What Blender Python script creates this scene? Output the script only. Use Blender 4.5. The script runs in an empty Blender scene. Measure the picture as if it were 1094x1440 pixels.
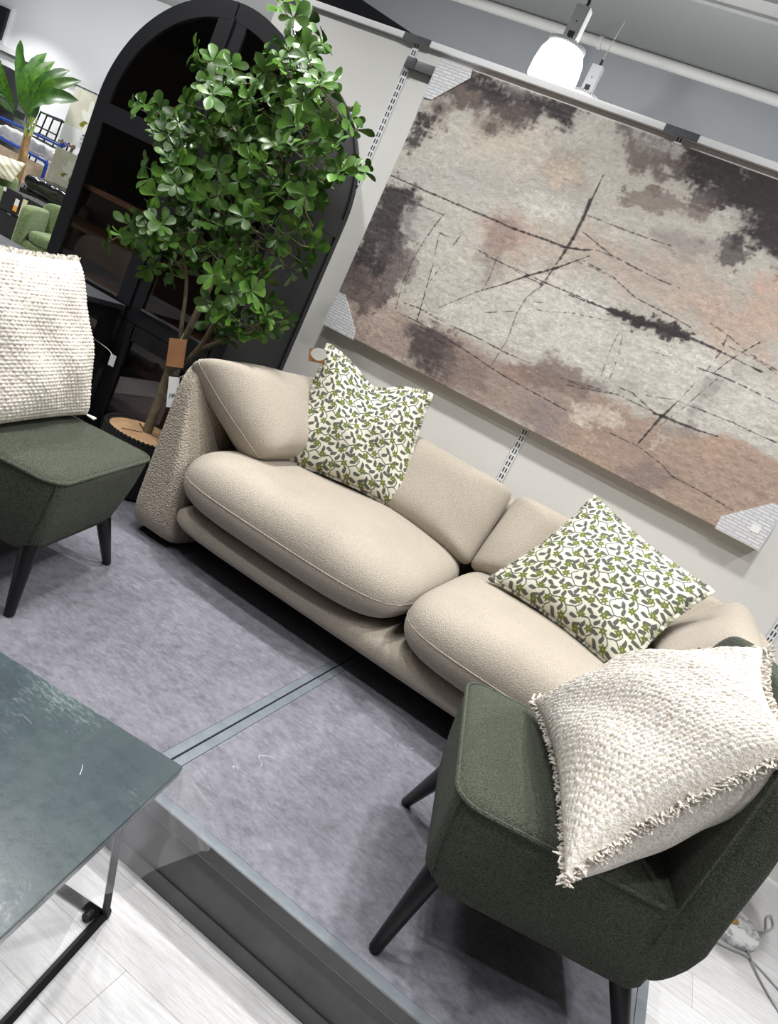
import bpy, bmesh, math, random
import numpy as np
from mathutils import Matrix, Vector

SC = bpy.context.scene
COL = SC.collection
random.seed(7)
PZ = .194          # top of the display platform above the shop floor

# ------------------------------------------------------------------ colour and material helpers
def lin(c):
    o = []
    for v in c:
        v = v/255. if max(c) > 1.0 else v
        o.append(v/12.92 if v <= .04045 else ((v+.055)/1.055)**2.4)
    return tuple(o)

class NT:
    def __init__(s, name):
        s.m = bpy.data.materials.new(name); s.m.use_nodes = True
        s.t = s.m.node_tree; s.n = s.t.nodes; s.l = s.t.links
        s.b = s.n['Principled BSDF']
    def add(s, typ, **kw):
        n = s.n.new(typ)
        for k, v in kw.items():
            if k in n.inputs: n.inputs[k].default_value = v
            else: setattr(n, k, v)
        return n
    def link(s, a, b): s.l.new(a, b)
    def coord(s, kind='Object', scale=(1, 1, 1), rot=(0, 0, 0)):
        c = s.add('ShaderNodeTexCoord'); mp = s.add('ShaderNodeMapping')
        mp.inputs['Scale'].default_value = scale; mp.inputs['Rotation'].default_value = rot
        s.link(c.outputs[kind], mp.inputs['Vector']); return mp.outputs['Vector']
    def noise(s, vec, scale, detail=4, rough=.55):
        n = s.add('ShaderNodeTexNoise', Scale=scale, Detail=detail, Roughness=rough)
        s.link(vec, n.inputs['Vector']); return n.outputs['Fac']
    def ramp(s, fac, stops):
        r = s.add('ShaderNodeValToRGB'); e = r.color_ramp.elements
        while len(e) < len(stops): e.new(.5)
        for i, (p, c) in enumerate(stops):
            e[i].position = p; e[i].color = (*c, 1)
        s.link(fac, r.inputs['Fac']); return r.outputs['Color']
    def mix(s, fac, a, b, mode='MIX'):
        n = s.add('ShaderNodeMix', data_type='RGBA', blend_type=mode)
        for sock, v in ((n.inputs[0], fac), (n.inputs[6], a), (n.inputs[7], b)):
            if hasattr(v, 'node'): s.link(v, sock)
            elif isinstance(v, (int, float)): sock.default_value = v
            else: sock.default_value = (*v, 1)
        return n.outputs[2]
    def bump(s, h, strength, dist, prev=None):
        n = s.add('ShaderNodeBump', Strength=strength, Distance=dist)
        s.link(h, n.inputs['Height'])
        if prev is not None: s.link(prev, n.inputs['Normal'])
        return n.outputs['Normal']
    def out(s, col=None, normal=None, rough=.6, metal=0., spec=.5, sheen=0.):
        if col is not None:
            if hasattr(col, 'node'): s.link(col, s.b.inputs['Base Color'])
            else: s.b.inputs['Base Color'].default_value = (*col, 1)
        if normal is not None: s.link(normal, s.b.inputs['Normal'])
        if hasattr(rough, 'node'): s.link(rough, s.b.inputs['Roughness'])
        else: s.b.inputs['Roughness'].default_value = rough
        s.b.inputs['Metallic'].default_value = metal
        s.b.inputs['Specular IOR Level'].default_value = spec
        if sheen:
            s.b.inputs['Sheen Weight'].default_value = sheen
        return s.m

def plain(name, rgb, rough=.5, metal=0., spec=.5, var=.06, scale=8.):
    t = NT(name); c = lin(rgb)
    f = t.noise(t.coord(), scale, 3)
    col = t.ramp(f, [(.3, tuple(v*(1-var) for v in c)), (.7, tuple(min(1, v*(1+var)) for v in c))])
    return t.out(col, None, rough, metal, spec)

def boucle(name, dark, light, scale=170., bump=.9, dist=.004, mottle=.5, sheen=.15):
    t = NT(name); v = t.coord()
    a = t.noise(v, scale, 3, .6)
    vo = t.add('ShaderNodeTexVoronoi', Scale=scale*1.15, Randomness=1.0); t.link(v, vo.inputs['Vector'])
    b = t.noise(v, 5., 3)
    col = t.ramp(a, [(.36, lin(dark)), (.64, lin(light))])
    col = t.mix(mottle, col, t.ramp(b, [(.3, tuple(x*.86 for x in lin(light))), (.7, lin(light))]), 'MIX')
    h = t.add('ShaderNodeMath', operation='SUBTRACT'); t.link(a, h.inputs[0]); t.link(vo.outputs['Distance'], h.inputs[1])
    n = t.bump(h.outputs[0], bump, dist)
    return t.out(col, n, .95, 0, .15, sheen)

def glass(name, tint=(1, 1, 1), gloss=.12, rough=.0, diff=0., dcol=(.9, .9, .92)):
    m = bpy.data.materials.new(name); m.use_nodes = True; t = m.node_tree; t.nodes.clear()
    o = t.nodes.new('ShaderNodeOutputMaterial'); tr = t.nodes.new('ShaderNodeBsdfTransparent')
    tr.inputs[0].default_value = (*tint, 1)
    gl = t.nodes.new('ShaderNodeBsdfGlossy'); gl.inputs['Roughness'].default_value = rough
    fr = t.nodes.new('ShaderNodeLayerWeight'); fr.inputs['Blend'].default_value = .5
    pw = t.nodes.new('ShaderNodeMath'); pw.operation = 'POWER'; pw.inputs[1].default_value = 4.0
    t.links.new(fr.outputs['Facing'], pw.inputs[0])
    ad = t.nodes.new('ShaderNodeMath'); ad.operation = 'MULTIPLY_ADD'; ad.inputs[1].default_value = .8; ad.inputs[2].default_value = gloss
    ad.use_clamp = True
    t.links.new(pw.outputs[0], ad.inputs[0])
    mx = t.nodes.new('ShaderNodeMixShader'); t.links.new(ad.outputs[0], mx.inputs[0])
    t.links.new(tr.outputs[0], mx.inputs[1]); t.links.new(gl.outputs[0], mx.inputs[2])
    last = mx.outputs[0]
    if diff:
        df = t.nodes.new('ShaderNodeBsdfDiffuse'); df.inputs[0].default_value = (*dcol, 1)
        m2 = t.nodes.new('ShaderNodeMixShader'); m2.inputs[0].default_value = diff
        t.links.new(last, m2.inputs[1]); t.links.new(df.outputs[0], m2.inputs[2]); last = m2.outputs[0]
    t.links.new(last, o.inputs[0])
    return m

def vcol(name, rough=.8, bump=None, spec=.3, attr='Col'):
    t = NT(name)
    a = t.add('ShaderNodeAttribute', attribute_name=attr)
    nrm = None
    if bump:
        v = t.coord(); h = t.noise(v, bump[0], 4, .6); nrm = t.bump(h, bump[1], bump[2])
    return t.out(a.outputs['Color'], nrm, rough, 0, spec)

# ------------------------------------------------------------------ object helpers
def obj(name, verts, faces, mat, parent=None, smooth=True, label=None):
    me = bpy.data.meshes.new(name)
    verts = np.asarray(verts, float)
    if parent is not None:
        verts = verts-np.array(root_of(parent))
    me.from_pydata([tuple(v) for v in verts], [], [tuple(f) for f in faces])
    me.validate(); me.update()
    if smooth: me.shade_smooth()
    o = bpy.data.objects.new(name, me); COL.objects.link(o)
    if mat: me.materials.append(mat)
    if parent is not None: o.parent = parent
    if label: o['label'] = label
    return o

def root_of(p):
    x = Vector((0, 0, 0))
    while p is not None:
        x = x+p.location; p = p.parent
    return x

def auto_smooth(o, ang=40):
    me = o.data
    bm = bmesh.new(); bm.from_mesh(me)
    for e in bm.edges:
        e.smooth = not (len(e.link_faces) == 2 and e.calc_face_angle(0) > math.radians(ang))
    bm.to_mesh(me); bm.free(); return o

def tag(o, label, cat, group=None, kind=None):
    o['label'] = label; o['category'] = cat
    if group: o['group'] = group
    if kind: o['kind'] = kind
    return o

def thing(name, label, cat, loc, group=None):
    o = bpy.data.objects.new(name, None); COL.objects.link(o); o.location = loc; o.empty_display_size = .1
    return tag(o, label, cat, group)

def struct(o): o['kind'] = 'structure'; return o

class MB:
    """collects shapes; build() links them as one mesh object"""
    def __init__(s): s.v = []; s.f = []
    def raw(s, v, f):
        k = len(s.v); s.v += [tuple(map(float, p)) for p in v]; s.f += [tuple(i+k for i in q) for q in f]; return s
    def box(s, x0, x1, y0, y1, z0, z1, bev=0., M=None):
        bm = bmesh.new(); bmesh.ops.create_cube(bm, size=1)
        for v in bm.verts:
            v.co = Vector(((x0+x1)/2+v.co.x*(x1-x0), (y0+y1)/2+v.co.y*(y1-y0), (z0+z1)/2+v.co.z*(z1-z0)))
        if bev: bmesh.ops.bevel(bm, geom=bm.edges[:], offset=bev, segments=2, affect='EDGES', profile=.7)
        if M is not None: bmesh.ops.transform(bm, matrix=M, verts=bm.verts)
        bm.verts.index_update()
        s.raw([v.co for v in bm.verts], [[v.index for v in f.verts] for f in bm.faces]); bm.free(); return s
    def tube(s, pts, r, seg=10, cap=True, smooth_n=0):
        pts = [Vector(p) for p in pts]
        if smooth_n: pts, r = spline(pts, r, smooth_n)
        n = len(pts); rr = r if isinstance(r, (list, tuple)) else [r]*n
        rings = []; up = None
        for i, p in enumerate(pts):
            d = (pts[min(i+1, n-1)]-pts[max(i-1, 0)]).normalized()
            if up is None:
                up = Vector((0, 0, 1)) if abs(d.z) < .9 else Vector((1, 0, 0))
            a = d.cross(up).normalized(); b = a.cross(d).normalized(); up = b
            rings.append([p+(a*math.cos(t)+b*math.sin(t))*rr[i] for t in [2*math.pi*k/seg for k in range(seg)]])
        v = [q for g in rings for q in g]; f = []
        for i in range(n-1):
            for k in range(seg):
                f.append((i*seg+k, i*seg+(k+1) % seg, (i+1)*seg+(k+1) % seg, (i+1)*seg+k))
        if cap:
            f.append(tuple(range(seg-1, -1, -1))); f.append(tuple((n-1)*seg+k for k in range(seg)))
        return s.raw(v, f)
    def lathe(s, prof, c, seg=32, M=None):
        n = len(prof); v = []; f = []
        for r, z in prof:
            for k in range(seg):
                t = 2*math.pi*k/seg
                p = Vector((r*math.cos(t), r*math.sin(t), z))
                if M is not None: p = M @ p
                v.append(p+Vector(c))
        for i in range(n-1):
            for k in range(seg):
                f.append((i*seg+k, i*seg+(k+1) % seg, (i+1)*seg+(k+1) % seg, (i+1)*seg+k))
        if prof[0][0] > 1e-6: f.append(tuple(range(seg-1, -1, -1)))
        if prof[-1][0] > 1e-6: f.append(tuple((n-1)*seg+k for k in range(seg)))
        return s.raw(v, f)
    def prism(s, poly, axis, a, b):
        """poly: 2-D outline; axis 'y': (x,z) extruded from y=a to y=b, 'x': (y,z), 'z': (x,y)"""
        n = len(poly)
        def P(p, h):
            return {'y': (p[0], h, p[1]), 'x': (h, p[0], p[1]), 'z': (p[0], p[1], h)}[axis]
        v = [P(p, a) for p in poly]+[P(p, b) for p in poly]
        f = [tuple(range(n)), tuple(range(2*n-1, n-1, -1))]
        f += [(i, n+i, n+(i+1) % n, (i+1) % n) for i in range(n)]
        return s.raw(v, f)
    def build(s, name, mat, parent=None, smooth=True, ang=40, label=None):
        o = obj(name, s.v, s.f, mat, parent, smooth, label)
        bm = bmesh.new(); bm.from_mesh(o.data); bmesh.ops.recalc_face_normals(bm, faces=bm.faces); bm.to_mesh(o.data); bm.free()
        if smooth: auto_smooth(o, ang)
        return o

def spline(pts, r, n):
    P = [Vector(p) for p in pts]; m = len(P); out = []; ro = []
    rr = r if isinstance(r, (list, tuple)) else [r]*m
    for i in range(m-1):
        p0, p1, p2, p3 = P[max(i-1, 0)], P[i], P[i+1], P[min(i+2, m-1)]
        for k in range(n):
            t = k/n
            out.append(.5*((2*p1)+(-p0+p2)*t+(2*p0-5*p1+4*p2-p3)*t*t+(-p0+3*p1-3*p2+p3)*t*t*t))
            ro.append(rr[i]*(1-t)+rr[i+1]*t)
    out.append(P[-1]); ro.append(rr[-1]); return out, ro

def cushion_mesh(h, n=6., k=8., m=2.2, N=14):
    """soft box |(|x|^n+|y|^n)|^(k/n)+|z|^m = 1 scaled by half sizes h; returns verts (numpy), faces"""
    key = {}; V = []; F = []
    lin_ = np.sin(np.linspace(-1, 1, N+1)*math.pi/2*.999)/math.sin(math.pi/2*.999)
    def vid(p):
        q = tuple(round(c, 6) for c in p)
        if q not in key: key[q] = len(V); V.append(q)
        return key[q]
    for ax in range(3):
        for sg in (-1, 1):
            for i in range(N):
                for j in range(N):
                    quad = []
                    for (a, b) in ((i, j), (i+1, j), (i+1, j+1), (i, j+1)):
                        p = [0, 0, 0]; p[ax] = sg; p[(ax+1) % 3] = lin_[a]; p[(ax+2) % 3] = lin_[b]
                        quad.append(vid(p))
                    F.append(quad if sg > 0 else quad[::-1])
    V = np.array(V, float)
    r = (np.abs(V[:, 0])**n+np.abs(V[:, 1])**n)**(1/n); z = np.abs(V[:, 2])
    lo = np.zeros(len(V)); hi = np.full(len(V), 1.5)
    for _ in range(40):
        s = (lo+hi)/2; g = (s*r)**k+(s*z)**m > 1
        hi = np.where(g, s, hi); lo = np.where(g, lo, s)
    V = V*lo[:, None]*np.array(h)
    return V, F

def pillow4(name, BL, BR, TR, TL, T, mat, parent, n=60, ear=.06, pw=.5, dent=0., seed=0, front=None, wr=.006,
            back_n=None, colfn=None, relief=None, flip=1, bulge_back=1.0):
    """stuffed square between four corners; front bulges along the normal. relief(u,v)->metres, colfn(u,v)->rgb"""
    BL, BR, TR, TL = [np.array(p, float) for p in (BL, BR, TR, TL)]
    N = np.cross(BR-BL, TL-BL); N /= np.linalg.norm(N); N *= flip
    w = np.linalg.norm(BR-BL); h = np.linalg.norm(TL-BL)
    rng = np.random.RandomState(seed)
    ph = rng.rand(8)*6.28
    def surf(nu, side):
        t = np.linspace(0, 1, nu+1); U, V = np.meshgrid(t, t)
        su = np.sin(math.pi*V); sv = np.sin(math.pi*U)
        u = .5+(U-.5)*(1-ear*su**.8); v = .5+(V-.5)*(1-ear*sv**.8)
        if dent:
            v = v-dent*np.exp(-((U-.5)/.20)**2)*np.clip((V-.25)/.75, 0, 1)**1.3
        P = (BL*((1-u)*(1-v))[..., None]+BR*(u*(1-v))[..., None]+TR*(u*v)[..., None]+TL*((1-u)*v)[..., None])
        prof = np.clip(su*sv, 0, 1)**pw
        prof = prof*(1-.5*dent/.2*np.exp(-((U-.5)/.14)**2)*V**2) if dent else prof
        d = T/2*prof*(1 if side > 0 else bulge_back)
        wrn = (np.sin(9*U+4*V+ph[0])+np.sin(5*U-11*V+ph[1])+.7*np.sin(17*U+13*V+ph[2]))*wr*prof
        d = d+wrn
        if relief is not None and side > 0: d = d+relief(U*w, V*h)*np.clip(prof*3, 0, 1)
        P = P+N*(side*d)[..., None]
        return U, V, P
    nb = back_n or n
    verts = []; faces = []; cols = []
    for side, nu in ((1, n), (-1, nb)):
        U, V, P = surf(nu, side); k = len(verts)
        k = sum(len(a) for a in verts)
        verts.append(P.reshape(-1, 3))
        idx = np.arange((nu+1)**2).reshape(nu+1, nu+1)+k
        q = np.stack([idx[:-1, :-1], idx[:-1, 1:], idx[1:, 1:], idx[1:, :-1]], -1).reshape(-1, 4)
        if side*flip < 0: q = q[:, ::-1]
        faces.append(q)
        if colfn is not None: cols.append(colfn((U*w).ravel(), (V*h).ravel()))
    V_ = np.concatenate(verts); F_ = np.concatenate(faces)
    o = np_obj(name, V_, F_, mat, parent)
    if colfn is not None: set_col(o, np.concatenate(cols))
    return o, surf, N

def np_obj(name, V, F, mat, parent=None, smooth=True):
    me = bpy.data.meshes.new(name)
    V = np.asarray(V, np.float32)
    if parent is not None: V = V-np.array(root_of(parent), np.float32)
    F = np.asarray(F, np.int32)
    me.vertices.add(len(V)); me.vertices.foreach_set('co', V.ravel())
    me.loops.add(F.size); me.loops.foreach_set('vertex_index', F.ravel())
    me.polygons.add(len(F)); me.polygons.foreach_set('loop_start', np.arange(0, F.size, F.shape[1], dtype=np.int32))
    me.polygons.foreach_set('loop_total', np.full(len(F), F.shape[1], np.int32))
    me.update(calc_edges=True); me.validate()
    if smooth: me.shade_smooth()
    o = bpy.data.objects.new(name, me); COL.objects.link(o)
    if mat: me.materials.append(mat)
    if parent is not None: o.parent = parent
    return o

def set_col(o, rgb):
    """rgb: (nverts,3) sRGB 0..1"""
    a = o.data.color_attributes.new('Col', 'FLOAT_COLOR', 'POINT')
    rgb = np.clip(rgb, 0, 1); l = np.where(rgb <= .04045, rgb/12.92, ((rgb+.055)/1.055)**2.4)
    a.data.foreach_set('color', np.concatenate([l, np.ones((len(l), 1))], 1).astype(np.float32).ravel())
# ------------------------------------------------------------------ materials
M = {}
M['wall'] = plain('painted_panel', (214, 213, 209), .55, var=.015, scale=2)
M['white'] = plain('white_enamel', (238, 239, 240), .35, var=.01)
M['strip'] = plain('channel_white', (222, 223, 224), .4, var=.01)
M['dark_slot'] = plain('slot_dark', (52, 52, 54), .7)
M['connector'] = plain('grey_steel', (92, 94, 97), .4, .5)
M['steel'] = plain('bracket_steel', (128, 129, 130), .35, .6)
M['back_wall'] = plain('grey_shop_wall', (160, 164, 168), .8, var=.02, scale=.6)
M['ceiling'] = plain('grey_ceiling', (132, 134, 134), .9, var=.02, scale=.6)
M['tray'] = plain('grey_trunking', (150, 151, 149), .6, var=.03)
M['pipe'] = plain('painted_pipe', (206, 207, 203), .6, var=.03, scale=3)
M['far_wall'] = plain('white_far_wall', (234, 236, 238), .8, var=.01, scale=.5)
M['black'] = plain('black_lacquer', (27, 28, 31), .42, var=.10, scale=3)
M['black_metal'] = plain('black_metal', (22, 23, 26), .38, .3, var=.1)
M['black_matte'] = plain('black_matte', (14, 14, 15), .7)
M['slate_board'] = plain('black_board', (24, 26, 32), .6)
M['sofa'] = boucle('beige_boucle', (134, 125, 112), (186, 176, 162), 290, .7, .003)
M['sofa_arm'] = boucle('beige_boucle_coarse', (140, 129, 115), (186, 175, 160), 120, .8, .006)
M['sofa_seam'] = boucle('beige_seam', (146, 134, 120), (184, 172, 157), 210, .5, .002)
M['green'] = boucle('dark_green_boucle', (32, 34, 27), (88, 94, 81), 280, .9, .003, .25, .05)
M['green_seam'] = boucle('dark_green_piping', (44, 47, 39), (88, 94, 82), 230, .6, .003, .25, .0)
M['sage'] = boucle('sage_velvet', (84, 102, 66), (120, 138, 94), 40, .3, .004, .4, .3)
M['taupe'] = plain('taupe_fabric', (168, 156, 146), .9)
M['floral'] = vcol('floral_print', .9, (900, .35, .001), .1)
M['canvas'] = vcol('painted_canvas', .75, (160, .45, .004), .25)
M['lily'] = vcol('lily_print', .7, None, .2)
M['kraft'] = plain('kraft_card', (188, 134, 92), .8, var=.05, scale=20)
M['tagwhite'] = plain('white_card', (232, 232, 230), .6)
M['string'] = plain('cotton_string', (196, 190, 178), .8)
M['ink'] = plain('dark_ink', (70, 70, 72), .8)
M['wood_disc'] = plain('pale_wood', (196, 158, 120), .6, var=.14, scale=9)
M['wicker'] = plain('black_wicker', (24, 22, 21), .6, var=.2, scale=60)
M['bark'] = plain('grey_bark', (104, 94, 74), .9, var=.22, scale=40)
M['brown_in'] = plain('dark_walnut', (108, 80, 64), .5, var=.22, scale=3)
M['gold'] = plain('brushed_brass', (178, 140, 72), .3, .9)
M['cord'] = plain('grey_cord', (156, 156, 152), .5)
M['darkshade'] = plain('dark_green_shade', (40, 44, 30), .8)
M['blue'] = plain('blue_tube', (26, 66, 150), .35, .1)
M['foil'] = plain('plastic_wrap_silver', (214, 214, 214), .25, .2, var=.18, scale=14)
M['boxes'] = plain('tan_board', (186, 164, 138), .8, var=.1)
M['blackwrap'] = plain('wrapped_black', (22, 23, 25), .12, 0, .8, var=.2)
M['brownrack'] = plain('brown_rack', (92, 74, 60), .6)
M['orange'] = plain('orange_card', (226, 160, 66), .6)
M['glass'] = glass('cabinet_glass', (.80, .76, .72), .085)
M['film'] = glass('clear_plastic_film', (.97, .97, .98), .07, .10, .085)

def mk_white_weave():
    t = NT('white_chunky_weave'); v = t.coord()
    a = t.noise(v, 160, 4, .65)
    col = t.ramp(a, [(.3, lin((192, 180, 164))), (.62, lin((234, 230, 223)))])
    return t.out(col, t.bump(a, .8, .005), .95, 0, .1, .1)
M['weave'] = mk_white_weave()

def mk_protector():
    t = NT('woven_card'); v = t.coord('Object', (1, 1, 1), (math.pi/2, 0, 0))
    b = t.add('ShaderNodeTexBrick', Scale=26., offset=.5)
    b.inputs['Color1'].default_value = (*lin((226, 226, 228)), 1); b.inputs['Color2'].default_value = (*lin((210, 210, 213)), 1)
    b.inputs['Mortar'].default_value = (*lin((186, 186, 190)), 1); b.inputs['Mortar Size'].default_value = .08
    b.inputs['Brick Width'].default_value = 1.4; b.inputs['Row Height'].default_value = .35
    t.link(v, b.inputs['Vector'])
    return t.out(b.outputs['Color'], None, .7)
M['protector'] = mk_protector()

def mk_platform():
    t = NT('concrete_laminate'); v = t.coord(); vs = t.coord('Object', (1.6, 1, 1))
    a = t.noise(vs, 3.2, 8, .62); b = t.noise(vs, 14, 6, .7); c = t.noise(t.coord('Object', (1, 1.7, 1), (0, 0, .5)), 38, 6, .75)
    col = t.ramp(a, [(.25, lin((96, 96, 103))), (.5, lin((117, 117, 124))), (.75, lin((138, 138, 145)))])
    col = t.mix(.6, col, t.ramp(b, [(.3, lin((86, 85, 91))), (.7, lin((164, 163, 172)))]), 'OVERLAY')
    col = t.mix(.25, col, t.ramp(c, [(.35, lin((88, 87, 93))), (.66, lin((176, 175, 184)))]))
    # hair-thin scratches
    w = t.noise(t.coord('Object', (.55, 2.2, 1), (0, 0, .9)), 2.3, 2)
    m1 = t.add('ShaderNodeMath', operation='SUBTRACT'); t.link(w, m1.inputs[0]); m1.inputs[1].default_value = .5
    m2 = t.add('ShaderNodeMath', operation='ABSOLUTE'); t.link(m1.outputs[0], m2.inputs[0])
    m3 = t.add('ShaderNodeMath', operation='LESS_THAN'); t.link(m2.outputs[0], m3.inputs[0]); m3.inputs[1].default_value = .00042
    k = t.noise(v, 4.1, 2); m4 = t.add('ShaderNodeMath', operation='GREATER_THAN'); t.link(k, m4.inputs[0]); m4.inputs[1].default_value = .60
    m5 = t.add('ShaderNodeMath', operation='MULTIPLY'); t.link(m3.outputs[0], m5.inputs[0]); t.link(m4.outputs[0], m5.inputs[1])
    col = t.mix(m5.outputs[0], col, lin((188, 188, 194)))
    r = t.ramp(b, [(.3, (.42,)*3), (.7, (.58,)*3)])
    return t.out(col, t.bump(b, .06, .002), r, 0, .4)
M['platform'] = mk_platform()
def mk_platform_side():
    t = NT('concrete_laminate_side'); a = t.noise(t.coord(), 7, 8, .65)
    return t.out(t.ramp(a, [(.3, lin((84, 83, 84))), (.7, lin((104, 103, 104)))]), None, .5, 0, .4)
M['platform_side'] = mk_platform_side()
def mk_trim():
    t = NT('scuffed_metal_trim'); v = t.coord('Object', (1, 1, 1)); a = t.noise(v, 20, 5, .7); s = t.noise(t.coord('Object', (2, 60, 2)), 20, 3)
    col = t.mix(.4, t.ramp(a, [(.3, lin((106, 113, 120))), (.7, lin((132, 140, 147)))]), t.ramp(s, [(.3, lin((98, 105, 111))), (.7, lin((140, 147, 154)))]))
    return t.out(col, None, .42, .3, .5)
M['trim'] = mk_trim()

def mk_floor():
    t = NT('pale_oak_planks'); v = t.coord()
    b = t.add('ShaderNodeTexBrick', Scale=1.0, offset=.37, offset_frequency=2)
    b.inputs['Brick Width'].default_value = 1.2; b.inputs['Row Height'].default_value = .16; b.inputs['Mortar Size'].default_value = .0012
    b.inputs['Color1'].default_value = (*lin((194, 194, 197)), 1); b.inputs['Color2'].default_value = (*lin((213, 214, 218)), 1)
    b.inputs['Mortar'].default_value = (*lin((150, 147, 142)), 1); b.inputs['Bias'].default_value = 0
    t.link(v, b.inputs['Vector'])
    g = t.noise(t.coord('Object', (1.2, 17, 1)), 6, 8, .68)
    g2 = t.noise(t.coord('Object', (2, 40, 1)), 14, 4, .7)
    col = t.mix(.75, b.outputs['Color'], t.ramp(g, [(.28, lin((170, 166, 160))), (.5, lin((222, 221, 220))), (.72, lin((250, 250, 251)))]), 'MULTIPLY')
    col = t.mix(.25, col, t.ramp(g2, [(.35, lin((176, 170, 160))), (.6, lin((236, 235, 233)))]))
    return t.out(col, t.bump(g, .08, .001), .38, 0, .4)
M['floor'] = mk_floor()

def mk_table():
    t = NT('dark_slate_under_film'); v = t.coord(); a = t.noise(v, 6, 7, .65); b = t.noise(v, 34, 5, .7)
    col = t.ramp(a, [(.22, lin((40, 50, 54))), (.45, lin((60, 71, 76))), (.6, lin((66, 78, 78))), (.8, lin((92, 102, 107)))])
    w = t.noise(t.coord('Object', (1, 1.6, 1), (0, 0, .6)), 3.0, 2)
    m1 = t.add('ShaderNodeMath', operation='SUBTRACT'); t.link(w, m1.inputs[0]); m1.inputs[1].default_value = .5
    m2 = t.add('ShaderNodeMath', operation='ABSOLUTE'); t.link(m1.outputs[0], m2.inputs[0])
    m3 = t.add('ShaderNodeMath', operation='LESS_THAN'); t.link(m2.outputs[0], m3.inputs[0]); m3.inputs[1].default_value = .0013
    k = t.noise(v, 9, 3); m4 = t.add('ShaderNodeMath', operation='GREATER_THAN'); t.link(k, m4.inputs[0]); m4.inputs[1].default_value = .57
    m5 = t.add('ShaderNodeMath', operation='MULTIPLY'); t.link(m3.outputs[0], m5.inputs[0]); t.link(m4.outputs[0], m5.inputs[1])
    col = t.mix(m5.outputs[0], col, lin((176, 184, 188)))
    sc_ = t.noise(t.coord('Object', (1, 2.5, 1), (0, 0, 1.1)), 55, 5, .75); lo = t.noise(v, 3.5, 3)
    mm = t.add('ShaderNodeMath', operation='MULTIPLY'); t.link(sc_, mm.inputs[0]); t.link(lo, mm.inputs[1])
    col = t.mix(t.ramp(mm.outputs[0], [(.30, (0, 0, 0)), (.42, (.75, .75, .75))]), col, lin((118, 128, 131)))
    return t.out(col, t.bump(b, .12, .003), t.ramp(b, [(.3, (.22,)*3), (.7, (.4,)*3)]), 0, .5)
M['tabletop'] = mk_table()
def mk_greywood():
    t = NT('grey_woodgrain'); g = t.noise(t.coord('Object', (2, 30, 2)), 6, 6, .6)
    return t.out(t.ramp(g, [(.3, lin((58, 60, 64))), (.7, lin((92, 94, 98)))]), None, .5)
M['greywood'] = mk_greywood()

def mk_leaf(name, dark, light, rough=.38):
    t = NT(name); a = t.noise(t.coord(), 14, 2)
    at = t.add('ShaderNodeAttribute', attribute_name='Col')
    col = t.mix(1., t.ramp(a, [(.3, lin(dark)), (.7, lin(light))]), at.outputs['Color'], 'MULTIPLY')
    m = t.out(col, None, rough, 0, .5)
    t.b.inputs['Transmission Weight'].default_value = 0
    return m
M['leaf'] = mk_leaf('tree_leaf', (50, 88, 30), (92, 134, 50))
M['banana'] = mk_leaf('banana_leaf', (38, 78, 26), (78, 118, 38))

# emitting lamp shade
def emit(name, rgb, st):
    t = NT(name); t.b.inputs['Base Color'].default_value = (.9, .9, .9, 1)
    t.b.inputs['Emission Color'].default_value = (*lin(rgb), 1); t.b.inputs['Emission Strength'].default_value = st
    return t.m
M['shade'] = emit('lit_white_shade', (255, 255, 255), .85)
M['shade_in'] = emit('lit_shade_inside', (214, 220, 236), .45)

# ------------------------------------------------------------------ the setting
M['wall_front'] = plain('warm_grey_wall', (120, 112, 106), .9, var=.06, scale=1)
struct(MB().box(-20, 9, -7, -6.9, 0, 4.0).build('wall_front', M['wall_front'], smooth=False))
YW = 3.38
struct(MB().box(-20, 9, -7, 14, -.1, 0).build('floor', M['floor'], smooth=False))
struct(MB().box(-2.85, 3.2, YW, YW+.07, 0, 2.512).build('wall_back', M['wall'], smooth=False))
rail = MB().box(-2.85, 3.2, YW-.022, YW+.07, 2.514, 2.542, .003).build('trim_1', M['white']); struct(rail)
struct(MB().box(-5.0, 9, 6.5, 6.6, 0, 4.0).build('wall_rear', M['back_wall'], smooth=False))
struct(MB().box(-20, -5.0, 11.2, 11.3, 0, 4.0).build('wall_far', M['far_wall'], smooth=False))
struct(MB().box(-20, -5.2, 9.8, 11.2, 2.46, 4.0).build('wall_bulkhead', M['far_wall'], smooth=False))
struct(MB().box(-20, -5.2, 9.76, 9.8, 2.375, 2.465).build('trim_2', M['strip'], smooth=False))
struct(MB().box(-20, 9, -7, 14, 4.0, 4.1).build('ceiling', M['ceiling'], smooth=False))

# slotted channels with shelf slots
for i, x in enumerate((-2.022, -.717, .588)):
    ch = thing('slotted_wall_channel', ('white slotted wall channel left of the big painting, bracket near its top',
               'white slotted wall channel coming out under the middle of the painting, above the sofa',
               'white slotted wall channel at the far right, behind the right end of the sofa')[i], 'wall channel', (x, YW-.006, .1), 'slotted wall channels')
    m = MB().box(x-.016, x+.016, YW-.006, YW, .1, 2.535)
    m.box(x-.0195, x-.018, YW-.003, YW, .1, 2.5).box(x+.018, x+.0195, YW-.003, YW, .1, 2.5)
    m.build('channel', M['strip'], ch, False)
    s = MB()
    z = .16
    while z < 2.5:
        for dx in (-.0065, .0065):
            s.box(x+dx-.0028, x+dx+.0028, YW-.0072, YW-.0055, z, z+.021)
        z += .032
    s.build('slots', M['dark_slot'], ch, False)
    k = MB().box(x-.075, x+.072, YW-.0245, YW-.0195, 2.512, 2.5425)
    c = k.build('rail_connector', M['connector'], ch, False)
br = thing('picture_bracket', 'grey steel bracket clipped to the left wall channel beside the painting', 'bracket', (-2.02, YW-.02, 2.42))
MB().box(-2.022, -1.80, YW-.030, YW-.0065, 2.402, 2.444, .002).build('bar', M['steel'], br)
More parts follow.
